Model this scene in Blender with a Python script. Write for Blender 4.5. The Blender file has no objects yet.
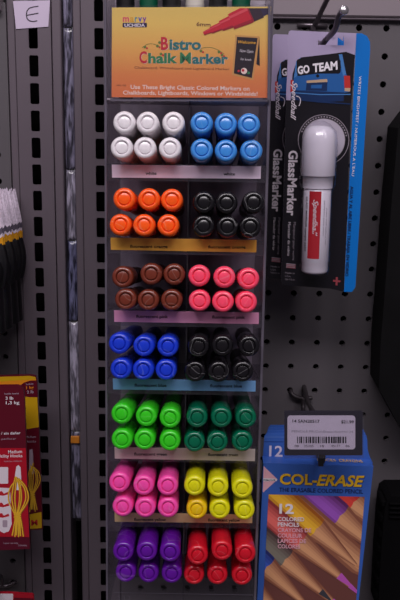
import bpy, math, random
from mathutils import Vector, Matrix, noise
from math import sin, cos, pi, radians, sqrt, atan2
random.seed(7)
sc = bpy.context.scene
COL = sc.collection
Z0 = 1500.0            # height of the first peg row above the floor, mm
MM = 0.001

# ------------------------------------------------------------------ camera
f, PIT, YAW, ROL = 853.4, -.2242, -.0019, .0157
C = Vector((-66.5, -832.1, -72.7))
FW = Vector((sin(YAW)*cos(PIT), cos(YAW)*cos(PIT), sin(PIT)))
_r = FW.cross(Vector((0, 0, 1))).normalized(); _u = _r.cross(FW)
RT = _r*cos(ROL)+_u*sin(ROL); UP = _u*cos(ROL)-_r*sin(ROL)
cd = bpy.data.cameras.new('camera'); cam = bpy.data.objects.new('camera', cd); COL.objects.link(cam)
cd.sensor_fit = 'VERTICAL'; cd.sensor_height = 36; cd.lens = f/600*36; cd.clip_start = .01; cd.clip_end = 50
M = Matrix.Identity(4)
for i in range(3):
    M[i][0] = RT[i]; M[i][1] = UP[i]; M[i][2] = -FW[i]
    M[i][3] = (C[i]+(Z0 if i == 2 else 0))*MM
cam.matrix_world = M
sc.camera = cam

def ray(x, y): return FW+RT*((x-200)/f)-UP*((y-300)/f)
def hit(x, y, O, n):
    d = ray(x, y); return C+d*((O-C).dot(n)/d.dot(n))
class Plane:
    """a real plane in the shop; p() finds where a measured point lies on it"""
    def __init__(s, O, n, lift=0.0):
        s.O = Vector(O); s.n = Vector(n).normalized(); s.l = lift   # n points away from the viewer
    def p(s, x, y, lift=0.0):
        return hit(x, y, s.O, s.n)-s.n*(lift)
def YP(Y): return Plane((0, Y, 0), (0, 1, 0))

# ------------------------------------------------------------------ materials
def lin(c):
    return tuple(((v/255)/12.92 if v/255 <= .04045 else ((v/255+.055)/1.055)**2.4) for v in c)+(1,)
MATS = {}
COLS = {}
def mat(name, c, rough=.5, spec=.5, var=0., scale=200, metal=0, bump=0., clear=0., stretch=None, em=None):
    m = bpy.data.materials.new(name); m.use_nodes = True; MATS[name] = m; COLS[name] = c
    nt = m.node_tree; b = nt.nodes['Principled BSDF']
    b.inputs['Base Color'].default_value = lin(c); b.inputs['Roughness'].default_value = rough
    b.inputs['Specular IOR Level'].default_value = spec; b.inputs['Metallic'].default_value = metal
    if em: b.inputs['Emission Color'].default_value = lin(c); b.inputs['Emission Strength'].default_value = em
    if var or bump:
        tc = nt.nodes.new('ShaderNodeTexCoord'); mp = nt.nodes.new('ShaderNodeMapping')
        oi = nt.nodes.new('ShaderNodeObjectInfo'); ad = nt.nodes.new('ShaderNodeVectorMath'); ad.operation = 'ADD'
        mp.inputs['Scale'].default_value = stretch or (1, 1, 1)
        n = nt.nodes.new('ShaderNodeTexNoise'); n.inputs['Scale'].default_value = scale; n.inputs['Detail'].default_value = 4
        nt.links.new(tc.outputs['Object'], ad.inputs[0]); nt.links.new(oi.outputs['Random'], ad.inputs[1])
        nt.links.new(ad.outputs[0], mp.inputs['Vector']); nt.links.new(mp.outputs[0], n.inputs['Vector'])
        if var:
            hs = nt.nodes.new('ShaderNodeMapRange'); hs.inputs[1].default_value = .3 if var < .5 else .42; hs.inputs[2].default_value = .7 if var < .5 else .62
            hs.inputs[3].default_value = 1-var; hs.inputs[4].default_value = 1+var
            mx = nt.nodes.new('ShaderNodeVectorMath'); mx.operation = 'SCALE'
            mx.inputs[0].default_value = lin(c)[:3]
            nt.links.new(n.outputs['Fac'], hs.inputs[0]); nt.links.new(hs.outputs[0], mx.inputs['Scale'])
            nt.links.new(mx.outputs[0], b.inputs['Base Color'])
        if bump:
            bp = nt.nodes.new('ShaderNodeBump'); bp.inputs['Strength'].default_value = bump; bp.inputs['Distance'].default_value = .001
            nt.links.new(n.outputs['Fac'], bp.inputs['Height']); nt.links.new(bp.outputs[0], b.inputs['Normal'])
    return m
def clear_mat(name, tint=(235, 235, 240), fac=.12, rough=.12, gl=.2, bump=0):
    m = bpy.data.materials.new(name); m.use_nodes = True; MATS[name] = m
    nt = m.node_tree; nt.nodes.clear()
    o = nt.nodes.new('ShaderNodeOutputMaterial'); t = nt.nodes.new('ShaderNodeBsdfTransparent')
    d = nt.nodes.new('ShaderNodeBsdfDiffuse'); g = nt.nodes.new('ShaderNodeBsdfGlossy')
    a = nt.nodes.new('ShaderNodeMixShader'); b = nt.nodes.new('ShaderNodeMixShader'); fr = nt.nodes.new('ShaderNodeMath'); lw = nt.nodes.new('ShaderNodeLayerWeight'); pw = nt.nodes.new('ShaderNodeMath')
    t.inputs[0].default_value = lin(tint); d.inputs[0].default_value = lin((150, 145, 155)); g.inputs['Roughness'].default_value = rough
    a.inputs[0].default_value = fac; lw.inputs[0].default_value = .5; pw.operation = 'POWER'; pw.inputs[1].default_value = 4; nt.links.new(lw.outputs['Facing'], pw.inputs[0]); fr.operation = 'MULTIPLY_ADD'; fr.inputs[1].default_value = .6; fr.inputs[2].default_value = gl*.2; nt.links.new(pw.outputs[0], fr.inputs[0])
    nt.links.new(t.outputs[0], a.inputs[1]); nt.links.new(d.outputs[0], a.inputs[2])
    nt.links.new(fr.outputs[0], b.inputs[0]); nt.links.new(a.outputs[0], b.inputs[1]); nt.links.new(g.outputs[0], b.inputs[2])
    if bump:
        n = nt.nodes.new('ShaderNodeTexNoise'); n.inputs['Scale'].default_value = 60; n.inputs['Detail'].default_value = 3
        bp = nt.nodes.new('ShaderNodeBump'); bp.inputs['Strength'].default_value = bump; bp.inputs['Distance'].default_value = .002
        tc = nt.nodes.new('ShaderNodeTexCoord'); nt.links.new(tc.outputs['Object'], n.inputs['Vector'])
        nt.links.new(n.outputs['Fac'], bp.inputs['Height']); nt.links.new(bp.outputs[0], g.inputs['Normal'])
    nt.links.new(b.outputs[0], o.inputs[0])
    return m
def grad_mat(name, stops, rough=.45, axis='Z', a=0., b=1., spec=.4):
    """printed colour gradient along an axis of the card (object space, metres)"""
    m = bpy.data.materials.new(name); m.use_nodes = True; MATS[name] = m
    nt = m.node_tree; p = nt.nodes['Principled BSDF']; p.inputs['Roughness'].default_value = rough
    p.inputs['Specular IOR Level'].default_value = spec
    tc = nt.nodes.new('ShaderNodeTexCoord'); sx = nt.nodes.new('ShaderNodeSeparateXYZ'); mr = nt.nodes.new('ShaderNodeMapRange')
    cr = nt.nodes.new('ShaderNodeValToRGB'); mr.inputs[1].default_value = a; mr.inputs[2].default_value = b
    nt.links.new(tc.outputs['Object'], sx.inputs[0]); nt.links.new(sx.outputs[axis], mr.inputs[0])
    nt.links.new(mr.outputs[0], cr.inputs[0]); nt.links.new(cr.outputs[0], p.inputs['Base Color'])
    e = cr.color_ramp.elements
    while len(e) < len(stops): e.new(.5)
    for i, (q, c) in enumerate(stops): e[i].position = q; e[i].color = lin(c)
    return m

# ------------------------------------------------------------------ mesh builder
class MB:
    def __init__(s): s.v = []; s.f = []; s.m = []; s.sm = []; s.mats = []
    def mi(s, m):
        if isinstance(m, str): m = MATS[m]
        if m not in s.mats: s.mats.append(m)
        return s.mats.index(m)
    def face(s, pts, m, smooth=False):
        b = len(s.v); s.v += [Vector(p) for p in pts]; s.f.append(list(range(b, b+len(pts)))); s.m.append(s.mi(m)); s.sm.append(smooth)
    def mesh(s, vs, fs, m, smooth=False):
        b = len(s.v); s.v += [Vector(p) for p in vs]; k = s.mi(m)
        for q in fs: s.f.append([b+i for i in q]); s.m.append(k); s.sm.append(smooth)
    def box(s, a, b, m, bev=0, T=None):
        a = Vector(a); b = Vector(b)
        lo = Vector((min(a[i], b[i]) for i in range(3))); hi = Vector((max(a[i], b[i]) for i in range(3)))
        if bev:
            bev = min(bev, min(hi-lo)*.45); P = []
            # chamfered box: 24 vertices
            idx = {}
            for sx in (0, 1):
                for sy in (0, 1):
                    for sz in (0, 1):
                        c = [hi[0] if sx else lo[0], hi[1] if sy else lo[1], hi[2] if sz else lo[2]]
                        d = [-1 if sx else 1, -1 if sy else 1, -1 if sz else 1]
                        for ax in range(3):
                            q = [c[i]+(0 if i == ax else d[i]*bev) for i in range(3)]
                            idx[(sx, sy, sz, ax)] = len(P); P.append(Vector(q))
            F = []
            for ax in range(3):
                o = [i for i in range(3) if i != ax]
                for sd in (0, 1):
                    q = []
                    for (i, j) in ((0, 0), (1, 0), (1, 1), (0, 1)):
                        k = [0, 0, 0]; k[ax] = sd; k[o[0]] = i; k[o[1]] = j; q.append(idx[(k[0], k[1], k[2], ax)])
                    F.append(q)
            for ax in range(3):     # edges along ax
                o = [i for i in range(3) if i != ax]
                for i in (0, 1):
                    for j in (0, 1):
                        k0 = [0, 0, 0]; k0[o[0]] = i; k0[o[1]] = j; k1 = list(k0); k1[ax] = 1
                        F.append([idx[(*k0, o[0])], idx[(*k1, o[0])], idx[(*k1, o[1])], idx[(*k0, o[1])]])
            for sx in (0, 1):
                for sy in (0, 1):
                    for sz in (0, 1): F.append([idx[(sx, sy, sz, 0)], idx[(sx, sy, sz, 1)], idx[(sx, sy, sz, 2)]])
            V = P
        else:
            V = [Vector((x, y, z)) for x in (lo[0], hi[0]) for y in (lo[1], hi[1]) for z in (lo[2], hi[2])]
            F = [[0, 1, 3, 2], [4, 6, 7, 5], [0, 4, 5, 1], [2, 3, 7, 6], [0, 2, 6, 4], [1, 5, 7, 3]]
        if T: V = [T @ p for p in V]
        s.mesh(V, F, m)
    def slab(s, pts, nrm, th, m, back=None):
        """polygon pts (front face) extruded by th along nrm"""
        pts = [Vector(p) for p in pts]; n = Vector(nrm)*th; q = [p+n for p in pts]; k = len(pts)
        s.mesh(pts+q, [list(range(k))], m)
        s.mesh(pts+q, [list(range(2*k-1, k-1, -1))]+[[i, (i+1) % k, k+(i+1) % k, k+i] for i in range(k)], back or m)
    def lathe(s, prof, m, T=None, n=24, smooth=True, cap=True):
        """profile (z, r) about local Z"""
        V = []; F = []
        for z, r in prof:
            for i in range(n):
                a = 2*pi*i/n; V.append(Vector((r*cos(a), r*sin(a), z)))
        for j in range(len(prof)-1):
            for i in range(n):
                F.append([j*n+i, j*n+(i+1) % n, (j+1)*n+(i+1) % n, (j+1)*n+i])
        if T: V = [T @ p for p in V]
        s.mesh(V, F, m, smooth)
        if cap:
            k = len(prof)-1
            s.mesh(V[:n], [list(range(n-1, -1, -1))], m); s.mesh(V[k*n:], [list(range(n))], m)
    def tube(s, pts, r, m, n=10, smooth=True, closed=False):
        pts = [Vector(p) for p in pts]; V = []; F = []; k = len(pts); prev = None
        for i, p in enumerate(pts):
            t = ((pts[(i+1) % k] if (closed or i < k-1) else p)-(pts[i-1] if (closed or i > 0) else p)).normalized()
            if prev is None:
                a = Vector((0, 0, 1)) if abs(t.z) < .9 else Vector((1, 0, 0)); prev = t.cross(a).normalized()
            x = (prev-t*prev.dot(t)).normalized(); prev = x; y = t.cross(x)
            rr = r[i] if isinstance(r, (list, tuple)) else r
            for j in range(n):
                a = 2*pi*j/n; V.append(p+x*rr*cos(a)+y*rr*sin(a))
        for i in range(k-1 if not closed else k):
            for j in range(n):
                F.append([i*n+j, i*n+(j+1) % n, ((i+1) % k)*n+(j+1) % n, ((i+1) % k)*n+j])
        if not closed: F += [list(range(n-1, -1, -1)), list(range((k-1)*n, k*n))]
        s.mesh(V, F, m, smooth)
    def build(s, name, parent=None, label=None, cat=None, group=None, kind=None, origin=None, local=False):
        me = bpy.data.meshes.new(name)
        if parent is not None and not local:
            W = root_world(parent).inverted()
            vs = [W @ ((p+Vector((0, 0, Z0)))*MM) for p in s.v]; loc = None
        elif local:
            vs = [p*MM for p in s.v]; loc = None
        else:
            if origin is None:
                lo = Vector((min(p[i] for p in s.v) for i in range(3))); hi = Vector((max(p[i] for p in s.v) for i in range(3)))
                origin = Vector(((lo.x+hi.x)/2, (lo.y+hi.y)/2, lo.z))
            origin = Vector(origin); vs = [(p-origin)*MM for p in s.v]; loc = (origin+Vector((0, 0, Z0)))*MM
        me.from_pydata(vs, [], s.f)
        for m in s.mats: me.materials.append(m)
        me.polygons.foreach_set('material_index', s.m); me.polygons.foreach_set('use_smooth', s.sm); me.update()
        o = bpy.data.objects.new(name, me); COL.objects.link(o)
        if parent is not None: o.parent = parent
        if loc: o.location = loc
        tag(o, label, cat, group, kind)
        return o
def root_world(o):
    m = o.matrix_basis.copy()
    while o.parent: o = o.parent; m = o.matrix_basis @ m
    return m
def tag(o, label=None, cat=None, group=None, kind=None):
    if label: o['label'] = label
    if cat: o['category'] = cat
    if group: o['group'] = group
    if kind: o['kind'] = kind
def empty(name, p, label, cat, group=None, rot=None):
    o = bpy.data.objects.new(name, None); COL.objects.link(o); o.empty_display_size = .01
    o.location = (Vector(p)+Vector((0, 0, Z0)))*MM
    if rot is not None: o.rotation_euler = rot
    tag(o, label, cat, group); return o
def copy_tree(o, parent=None):
    c = o.copy(); COL.objects.link(c); c.parent = parent
    for ch in o.children: copy_tree(ch, c)
    return c

# ---- printing on cards -------------------------------------------------------
_tc = {}
def text_mesh(body, bold=0., shear=0., space=1.):
    k = (body, bold, shear, space)
    if k in _tc: return _tc[k]
    cu = bpy.data.curves.new('t', 'FONT'); cu.body = body; cu.offset = bold; cu.shear = shear; cu.resolution_u = 3
    cu.space_character = space
    ob = bpy.data.objects.new('t', cu); me = bpy.data.meshes.new_from_object(ob)
    V = [tuple(v.co) for v in me.vertices]; F = [list(p.vertices) for p in me.polygons]
    x0 = min(v[0] for v in V); x1 = max(v[0] for v in V)
    V = [(v[0]-x0, v[1]) for v in V]
    bpy.data.objects.remove(ob); bpy.data.curves.remove(cu); bpy.data.meshes.remove(me)
    _tc[k] = (V, F, x1-x0); return _tc[k]
def put_text(mb, pl, body, a, b, h, m, lift=.3, bold=.01, shear=0., space=1., fn=None):
    """text whose baseline runs from pixel a to pixel b on plane pl, capital height h pixels"""
    V, F, w = text_mesh(body, bold, shear, space)
    dx, dy = b[0]-a[0], b[1]-a[1]; L = sqrt(dx*dx+dy*dy); ux, uy = dx/L, dy/L
    s = L/w; hs = h/.7
    fn = fn or (lambda x, y: pl.p(x, y, lift))
    mb.mesh([fn(a[0]+ux*v[0]*s+uy*v[1]*hs, a[1]+uy*v[0]*s-ux*v[1]*hs) for v in V], F, m)
def clip(poly, x0, y0, x1, y1):
    def cl(P, ins, inter):
        o = []
        for i in range(len(P)):
            a, b = P[i-1], P[i]
            if ins(b):
                if not ins(a): o.append(inter(a, b))
                o.append(b)
            elif ins(a): o.append(inter(a, b))
        return o
    def ix(X): return lambda a, b: (X, a[1]+(b[1]-a[1])*(X-a[0])/(b[0]-a[0]))
    def iy(Y): return lambda a, b: (a[0]+(b[0]-a[0])*(Y-a[1])/(b[1]-a[1]), Y)
    P = poly
    for ins, it in ((lambda p: p[0] >= x0, ix(x0)), (lambda p: p[0] <= x1, ix(x1)), (lambda p: p[1] >= y0, iy(y0)), (lambda p: p[1] <= y1, iy(y1))):
        if len(P) < 3: return []
        P = cl(P, ins, it)
    return P
def poly(mb, pl, pts, m, lift=.15):
    if len(pts) >= 3: mb.face([pl.p(x, y, lift) for x, y in pts], m)
def ribbon(mb, pl, pts, w, m, lift=.3):
    for i in range(len(pts)-1):
        (x0, y0), (x1, y1) = pts[i], pts[i+1]; L = max(.01, sqrt((x1-x0)**2+(y1-y0)**2)); nx, ny = -(y1-y0)/L*w/2, (x1-x0)/L*w/2
        poly(mb, pl, [(x0+nx, y0+ny), (x1+nx, y1+ny), (x1-nx, y1-ny), (x0-nx, y0-ny)], m, lift+i*.002)
def rrect(x0, y0, x1, y1, r, n=5, corners=(1, 1, 1, 1)):
    o = []
    for k, (cx, cy, a0) in enumerate(((x0+r, y0+r, 180), (x1-r, y0+r, 270), (x1-r, y1-r, 0), (x0+r, y1-r, 90))):
        if not corners[k]: o.append(((x0, y0), (x1, y0), (x1, y1), (x0, y1))[k]); continue
        for i in range(n+1):
            a = radians(a0+90*i/n); o.append((cx+r*cos(a), cy+r*sin(a)))
    return o
def circ(cx, cy, r, n=28): return [(cx+r*cos(2*pi*i/n), cy+r*sin(2*pi*i/n)) for i in range(n)]
def bez(p0, p1, p2, n=10): return [((1-t)**2*p0[0]+2*t*(1-t)*p1[0]+t*t*p2[0], (1-t)**2*p0[1]+2*t*(1-t)*p1[1]+t*t*p2[1]) for t in [i/n for i in range(n+1)]]

# ------------------------------------------------------------------ palette
mat('fixture_paint', (102, 92, 100), .42, .45, var=.05, scale=9, bump=.02)
mat('board_paint', (94, 89, 93), .45, .4, var=.05, scale=8, bump=.02)
mat('rail_paint', (136, 125, 131), .45, .4, var=.03, scale=8)
mat('aisle_dark', (20, 17, 20), .8)
mat('shade_black', (10, 9, 10), .9, .1)  # near-black that stands in for shade inside hollows and the gap
mat('shop_floor', (120, 115, 112), .4, .4, var=.1, scale=3)
mat('black_print', (14, 13, 16), .4, .4)
mat('white_print', (232, 226, 232), .5, .3)
mat('grey_print', (150, 145, 155), .5, .3)
mat('dark_steel', (58, 52, 56), .5, .4, metal=.5)
mat('steel', (120, 112, 118), .35, .5, metal=.85)
mat('bright_steel', (215, 210, 215), .25, .5, metal=.9)
clear_mat('clear_plastic', tint=(246, 246, 248), fac=.03, rough=.15, gl=.18)
clear_mat('tray_plastic', tint=(236, 233, 238), fac=.07, rough=.15, gl=.15, bump=.25)
clear_mat('sleeve_plastic', tint=(250, 249, 250), fac=.02, rough=.1, gl=.12, bump=.3)
mat('smoke_plastic', (176, 166, 178), .35, .5, var=.25, scale=70, bump=.3, stretch=(1, 1, .3))
mat('clear_edge', (98, 92, 104), .2, .6)

# ------------------------------------------------------------------ shop fixture
def cell_panel(mb, x0, x1, z0, z1, hx, hz, hole, m, y=0, depth=5, inner=None):
    """one panel cell with a hole through it; hole = closed outline around (hx,hz), 16 points starting at angle 0, ccw"""
    n = len(hole); outer = []
    for (dx, dz) in hole:
        a = atan2(dz, dx); c, s_ = cos(a), sin(a); t = 1e9
        if c > 1e-9: t = min(t, (x1-hx)/c)
        if c < -1e-9: t = min(t, (x0-hx)/c)
        if s_ > 1e-9: t = min(t, (z1-hz)/s_)
        if s_ < -1e-9: t = min(t, (z0-hz)/s_)
        outer.append([hx+c*t, hz+s_*t])
    for cx, cz in ((x0, z0), (x1, z0), (x1, z1), (x0, z1)):   # snap nearest to the corners
        k = min(range(n), key=lambda i: (outer[i][0]-cx)**2+(outer[i][1]-cz)**2); outer[k] = [cx, cz]
    V = [Vector((hx+a, y, hz+b)) for a, b in hole]+[Vector((a, y, b)) for a, b in outer]+[Vector((hx+a, y+depth, hz+b)) for a, b in hole]
    F = [[i, (i+1) % n, n+(i+1) % n, n+i] for i in range(n)]
    mb.mesh(V, F, m)
    mb.mesh(V, [[i, 2*n+i, 2*n+(i+1) % n, (i+1) % n] for i in range(n)], inner or m, True)
PEG = [(3.05*cos(2*pi*i/16), 3.05*sin(2*pi*i/16)) for i in range(16)]
def slot_outline(w=8.6, h=19.4, r=1.6):
    P = []
    for cx, cz, a0 in ((w/2-r, h/2-r, 0), (-w/2+r, h/2-r, 90), (-w/2+r, -h/2+r, 180), (w/2-r, -h/2+r, 270)):
        for i in range(4): a = radians(a0+90*i/3); P.append((cx+r*cos(a), cz+r*sin(a)))
    return P
SLOT = slot_outline()
def pegboard(x0, x1, cols, zoff, z_top, z_bot, label, edges=()):
    mb = MB(); S = 25.4
    k0 = math.ceil((zoff-z_top)/S); k1 = int((zoff-z_bot)/S)
    cols = sorted(cols)
    for ci, cx in enumerate(cols):
        a = x0 if ci == 0 else (cols[ci-1]+cx)/2; b = x1 if ci == len(cols)-1 else (cols[ci+1]+cx)/2
        for k in range(k0, k1+1):
            hz = zoff-k*S; cell_panel(mb, max(a, cx-12.7), min(b, cx+12.7), hz-S/2, hz+S/2, cx, hz, PEG, 'board_paint', inner='board_paint')
    zt, zb = zoff-k0*S+S/2, zoff-k1*S-S/2
    if x0 < cols[0]-12.7: mb.face([(x0, 0, zb), (cols[0]-12.7, 0, zb), (cols[0]-12.7, 0, zt), (x0, 0, zt)], 'board_paint')
    if x1 > cols[-1]+12.7: mb.face([(cols[-1]+12.7, 0, zb), (x1, 0, zb), (x1, 0, zt), (cols[-1]+12.7, 0, zt)], 'board_paint')
    mb.box((x0, 14, zb), (x1, 16, zt), 'shade_black')  # black sheet in place of the shade behind the holes
    mb.box((x0, .2, zb), (x0+1, 16, zt), 'board_paint'); mb.box((x1-1, .2, zb), (x1, 16, zt), 'board_paint')
    mb.box((x0, .2, zt-1), (x1, 16, zt), 'board_paint'); mb.box((x0, .2, zb), (x1, 16, zb+1), 'board_paint')
    return mb.build('pegboard_panel', label=label, cat='pegboard')
pegboard(-148, 190, [25.4*i for i in range(-5, 7)], 0, 14, -1490, 'grey painted pegboard panel with round holes, right of the chalk marker rack')
pegboard(-420, -253, [-265.1-25.4*i for i in range(0, 6)], -20.46, 10, -1490, 'grey painted pegboard panel behind the gloves and red hook packs at left edge')

def upright(cx, side, label):
    """slotted steel upright; side = which side its flange is on (+1 right, -1 left)"""
    root = empty('slotted_upright', (cx, 30, -1490), label, 'shelving upright', 'slotted uprights of the shelving')
    mb = MB(); S = 25.4; zt = -13.44+6*S; k0 = -5; k1 = 57
    xa, xb = cx-16.2, cx+16.2
    for k in range(k0, k1+1):
        hz = -13.44-k*S; cell_panel(mb, xa, xb, hz-S/2, hz+S/2, cx, hz, SLOT, 'fixture_paint', depth=2, inner='fixture_paint')
    zt = -13.44-k0*S+S/2; zb = -13.44-k1*S-S/2
    for x in (xa, xb): mb.box((x-.4, .1, zb), (x+.4, 40, zt), 'fixture_paint')
    mb.box((xa, 30, zb), (xb, 31, zt), 'shade_black')  # black sheet in place of the shade inside the slots
    mb.build('slotted_face', root)
    fl = MB()
    if side > 0: fl.box((xb+1.0, 1.2, zb), (xb+9.6, 40, zt), 'fixture_paint', .8)
    else: fl.box((xa-8.2, 1.2, zb), (xa-1.0, 40, zt), 'fixture_paint', .8)
    fl.build('flange', root)
    g = MB()
    if side > 0: g.box((xa-8.3, 2.0, zb), (xa-1.2, 40, zt), 'fixture_paint', .6)
    else: g.box((xb+1.0, 2.0, zb), (xb+2.2, 40, zt), 'fixture_paint', .5)
    g.build('edge_strip', root)
upright(-228.0, +1, 'grey slotted steel upright with the handwritten E card at its top')
upright(-166.5, -1, 'grey slotted steel upright next to the left edge of the chalk marker rack')

pr = YP(-8)
def rail(xl, xr, ybot, label):
    mb = MB(); a = pr.p(300 if xl > -200 else 3, ybot); mb.box((xl, -8, a.z), (xr, 12, a.z+75), 'rail_paint', 1.5)
    mb.box((xl+2, -6, a.z-2.5), (xr-2, 10, a.z), 'fixture_paint', .8)
    return mb.build('top_rail', label=label, cat='rail')
rail(-146, 190, 16.0, 'plain grey steel rail across the top of the pegboard at right')
rail(-420, -256.5, 11.5, 'short piece of grey rail in the top left corner')

# the far wall of the back aisle, well behind the fixture
w = MB(); w.box((-2500, 1900, -Z0), (2500, 1950, 1200), 'aisle_dark'); w.build('wall_back', kind='structure')
w = MB(); w.box((-2500, -2500, -Z0-20), (2500, 1950, -Z0), 'shop_floor'); w.build('floor', kind='structure')

# wrapped packets seen through the gap between the uprights
mat('film_grey', (112, 108, 128), .16, .9, var=.75, scale=230, bump=1.0, stretch=(1.5, 1, .22))  # strong streaks in the film colours stand in for highlights on the plastic
mat('film_blue', (92, 92, 120), .16, .9, var=.8, scale=230, bump=1.0, stretch=(1.5, 1, .22))
mat('film_pale', (158, 152, 170), .16, .9, var=.6, scale=230, bump=1.0, stretch=(1.5, 1, .22))
mat('orange_print', (210, 130, 40), .4, .4, var=.2, scale=60)
def packet(y0, y1, m, label, orange=False):
    g = YP(8); a = g.p(69+y0*.013, y0); b = g.p(69+y1*.013, y1)
    cx = -196.3; z1, z0 = a.z, b.z; V = []; F = []; nx, nz = 10, max(6, int((z1-z0)/2.2)); seed = y0
    root = empty('wrapped_packet', (cx, 10, z0), label, 'packet', 'packets hanging in the back aisle')
    mb = MB()
    for sgn in (-1, 1):
        base = len(V)
        for j in range(nz+1):
            for i in range(nx+1):
                s_, t = i/nx, j/nz; x = cx+(s_-.5)*10.6*(.92+.08*sin(pi*t)); z = z0+(z1-z0)*t
                bul = 5.5*(max(0, sin(pi*s_))**.5)*(max(0, sin(pi*t))**.3)
                d = noise.noise(Vector((x*.35, z*.06, seed+sgn)))*3.2+noise.noise(Vector((x*.9, z*.2, seed+9)))*1.2
                V.append((x, 10+sgn*(bul*.8+.4+d*.6*sin(pi*s_)*sin(pi*t)), z))
        for j in range(nz):
            for i in range(nx):
                q = [base+j*(nx+1)+i, base+j*(nx+1)+i+1, base+(j+1)*(nx+1)+i+1, base+(j+1)*(nx+1)+i]
                F.append(q if sgn < 0 else q[::-1])
    mb.mesh(V, F, m, True); mb.build('plastic_film', root)
    t = MB(); t.box((cx-3.5, 9.2, z1-3), (cx+3.5, 10.8, z1+.4), 'black_print', .5); t.build('hang_tab', root)
    if orange:
        t = MB(); t.box((cx-4.6, 3.3, z1-11), (cx+4.6, 6, z1-3), 'orange_print', .6); t.build('header_label', root, label='orange header label')
packet(-18, 26.5, 'film_grey', 'topmost clear wrapped packet seen through the gap between the two uprights')
packet(27.5, 169, 'film_grey', 'long shiny clear wrapped packet in the gap, level with the top of the rack')
packet(170, 240, 'film_pale', 'pale wrapped packet in the gap, level with the white knit cuffs')
packet(241, 321, 'film_blue', 'bluish wrapped packet in the gap, level with the brown markers')
packet(322, 431, 'film_pale', 'long pale wrapped packet in the gap, above the orange labelled one')
packet(432, 519, 'film_grey', 'wrapped packet with an orange label in the gap, lowest of those showing', True)

kp = MB(); kz = YP(60).p(75, 521).z; kp.box((-400, 60, -1495), (20, 64, kz), 'shade_black'); kp.build('gap_shade_panel', label='added black panel standing in for the dark of the gap below the packets', cat='panel')  # black panel added to keep the gap dark where lit floor would show

# ------------------------------------------------------------------ E card
mat('card_paper', (205, 190, 212), .6, .3, var=.02, scale=30)
mat('pen_ink', (38, 30, 42), .6, .3)
e = MB(); pl = YP(-.85)
e.slab([pl.p(*q) for q in ((13, 1), (50, 0.3), (48.3, 26.6), (16, 29))], (0, 1, 0), .8, 'card_paper')
ribbon(e, pl, [(38.5, 6.2), (33, 7), (29, 8.3), (27, 11), (26.4, 15), (27, 18.5), (29.3, 20.8), (33, 21.6), (37.3, 20.8)], 1.0, 'pen_ink', .2)
ribbon(e, pl, [(27, 15.2), (32, 14.4), (38.5, 13.2)], 1.0, 'pen_ink', .2)
e.build('letter_card', label='small lilac paper card with a handwritten letter E, on the left upright', cat='card')

# ------------------------------------------------------------------ the marker rack
TA = radians(3.0)
RN = Vector((0, cos(TA), -sin(TA)))       # into the rack
RUP = Vector((0, sin(TA), cos(TA)))
RO = Vector((-66, -165.0, -260.0))
FACE = Plane(RO, RN)
def rk(u, v, w): return RO+Vector((1, 0, 0))*u-RUP*v+RN*w          # rack coordinates: right, down, in
def uv(x, y, w=0.):
    p = hit(x, y, RO+RN*w, RN)-RO; return p.x, -p.dot(RUP)
RT_M = Matrix(((1, 0, 0, RO.x), (0, -sin(TA)*-1*-1, cos(TA), RO.y), (0, -cos(TA), -sin(TA), RO.z), (0, 0, 0, 1)))
RT_M = Matrix.Identity(4)
for i in range(3):
    RT_M[i][0] = (1, 0, 0)[i]; RT_M[i][1] = -RUP[i]; RT_M[i][2] = RN[i]; RT_M[i][3] = RO[i]
strips = [  # (left x, top y, right x, top y, height left, height right, material, text, text spots)
 ((111.8, 164.6), (261, 165.8), 13.0, 13.0, 'white', ((145.5, 156.5), (223.5, 235), 173.2)),
 ((110.6, 237.6), (256.6, 239.4), 12.2, 13.0, 'fluorescent orange', ((130, 167.5), (208, 245.5), 246.4)),
 ((114, 309.2), (259, 311), 12.6, 13, 'fluorescent pink', ((136, 168), (212, 245), 316.4)),
 ((112.8, 377), (255.8, 378.6), 12.4, 13, 'fluorescent blue', ((134.5, 166.5), (210, 242), 385.2)),
 ((114.5, 447.2), (255.2, 448.8), 11.4, 12.4, 'fluorescent green', ((134, 167), (208, 238), 454.0)),
 ((114.5, 511.6), (252.5, 511.6), 10.2, 11.6, 'fluorescent yellow', ((134, 166), (208, 240), 519.4)),
]
stripcol = [(226, 206, 226), (222, 164, 66), (226, 152, 190), (124, 174, 226), (210, 194, 192), (222, 192, 140)]
for i, c in enumerate(stripcol): mat('shelf_label_%d' % i, c, .35, .5, var=.05, scale=25)
mat('label_ink', (16, 10, 16), .6, .3)
uL = min(uv(s_[0][0], s_[0][1])[0] for s_ in strips)-2.5; uR = max(uv(s_[1][0], s_[1][1])[0] for s_ in strips)+2.0
vT = uv(190, -14)[1]; vB = uv(185, 612)[1]
rack = empty('marker_display_rack', rk((uL+uR)/2, vB, 60), 'tall clear plastic rack of chalk markers with a yellow header card', 'display rack')
DEP = 108
def rbox(name, a, b, m, bev=0, parent=None, label=None):
    mb = MB(); mb.box(a, b, m, bev, T=RT_M); return mb.build(name, parent or rack, label=label)
rbox('side_panel', (uL-1.6, vT, 0), (uL, vB, DEP), 'tray_plastic')
rbox('side_panel', (uR, vT, 0), (uR+1.6, vB, DEP), 'tray_plastic')
rbox('back_panel', (uL, vT, DEP), (uR, vB, DEP+2), 'smoke_plastic')
rbox('front_edge', (uL-2.0, vT, -1.2), (uL-.2, vB, .6), 'clear_edge', .4)
rbox('front_edge', (uR+.2, vT, -1.2), (uR+2.4, vB, .6), 'clear_edge', .4)
uC = uv(187, 140)[0]; uC2 = uv(184.5, 560)[0]; uC = (uC+uC2)/2+.3
rbox('divider', (uC-.5, uv(187, 101)[1], 1), (uC+.5, vB, DEP), 'tray_plastic')

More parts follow.
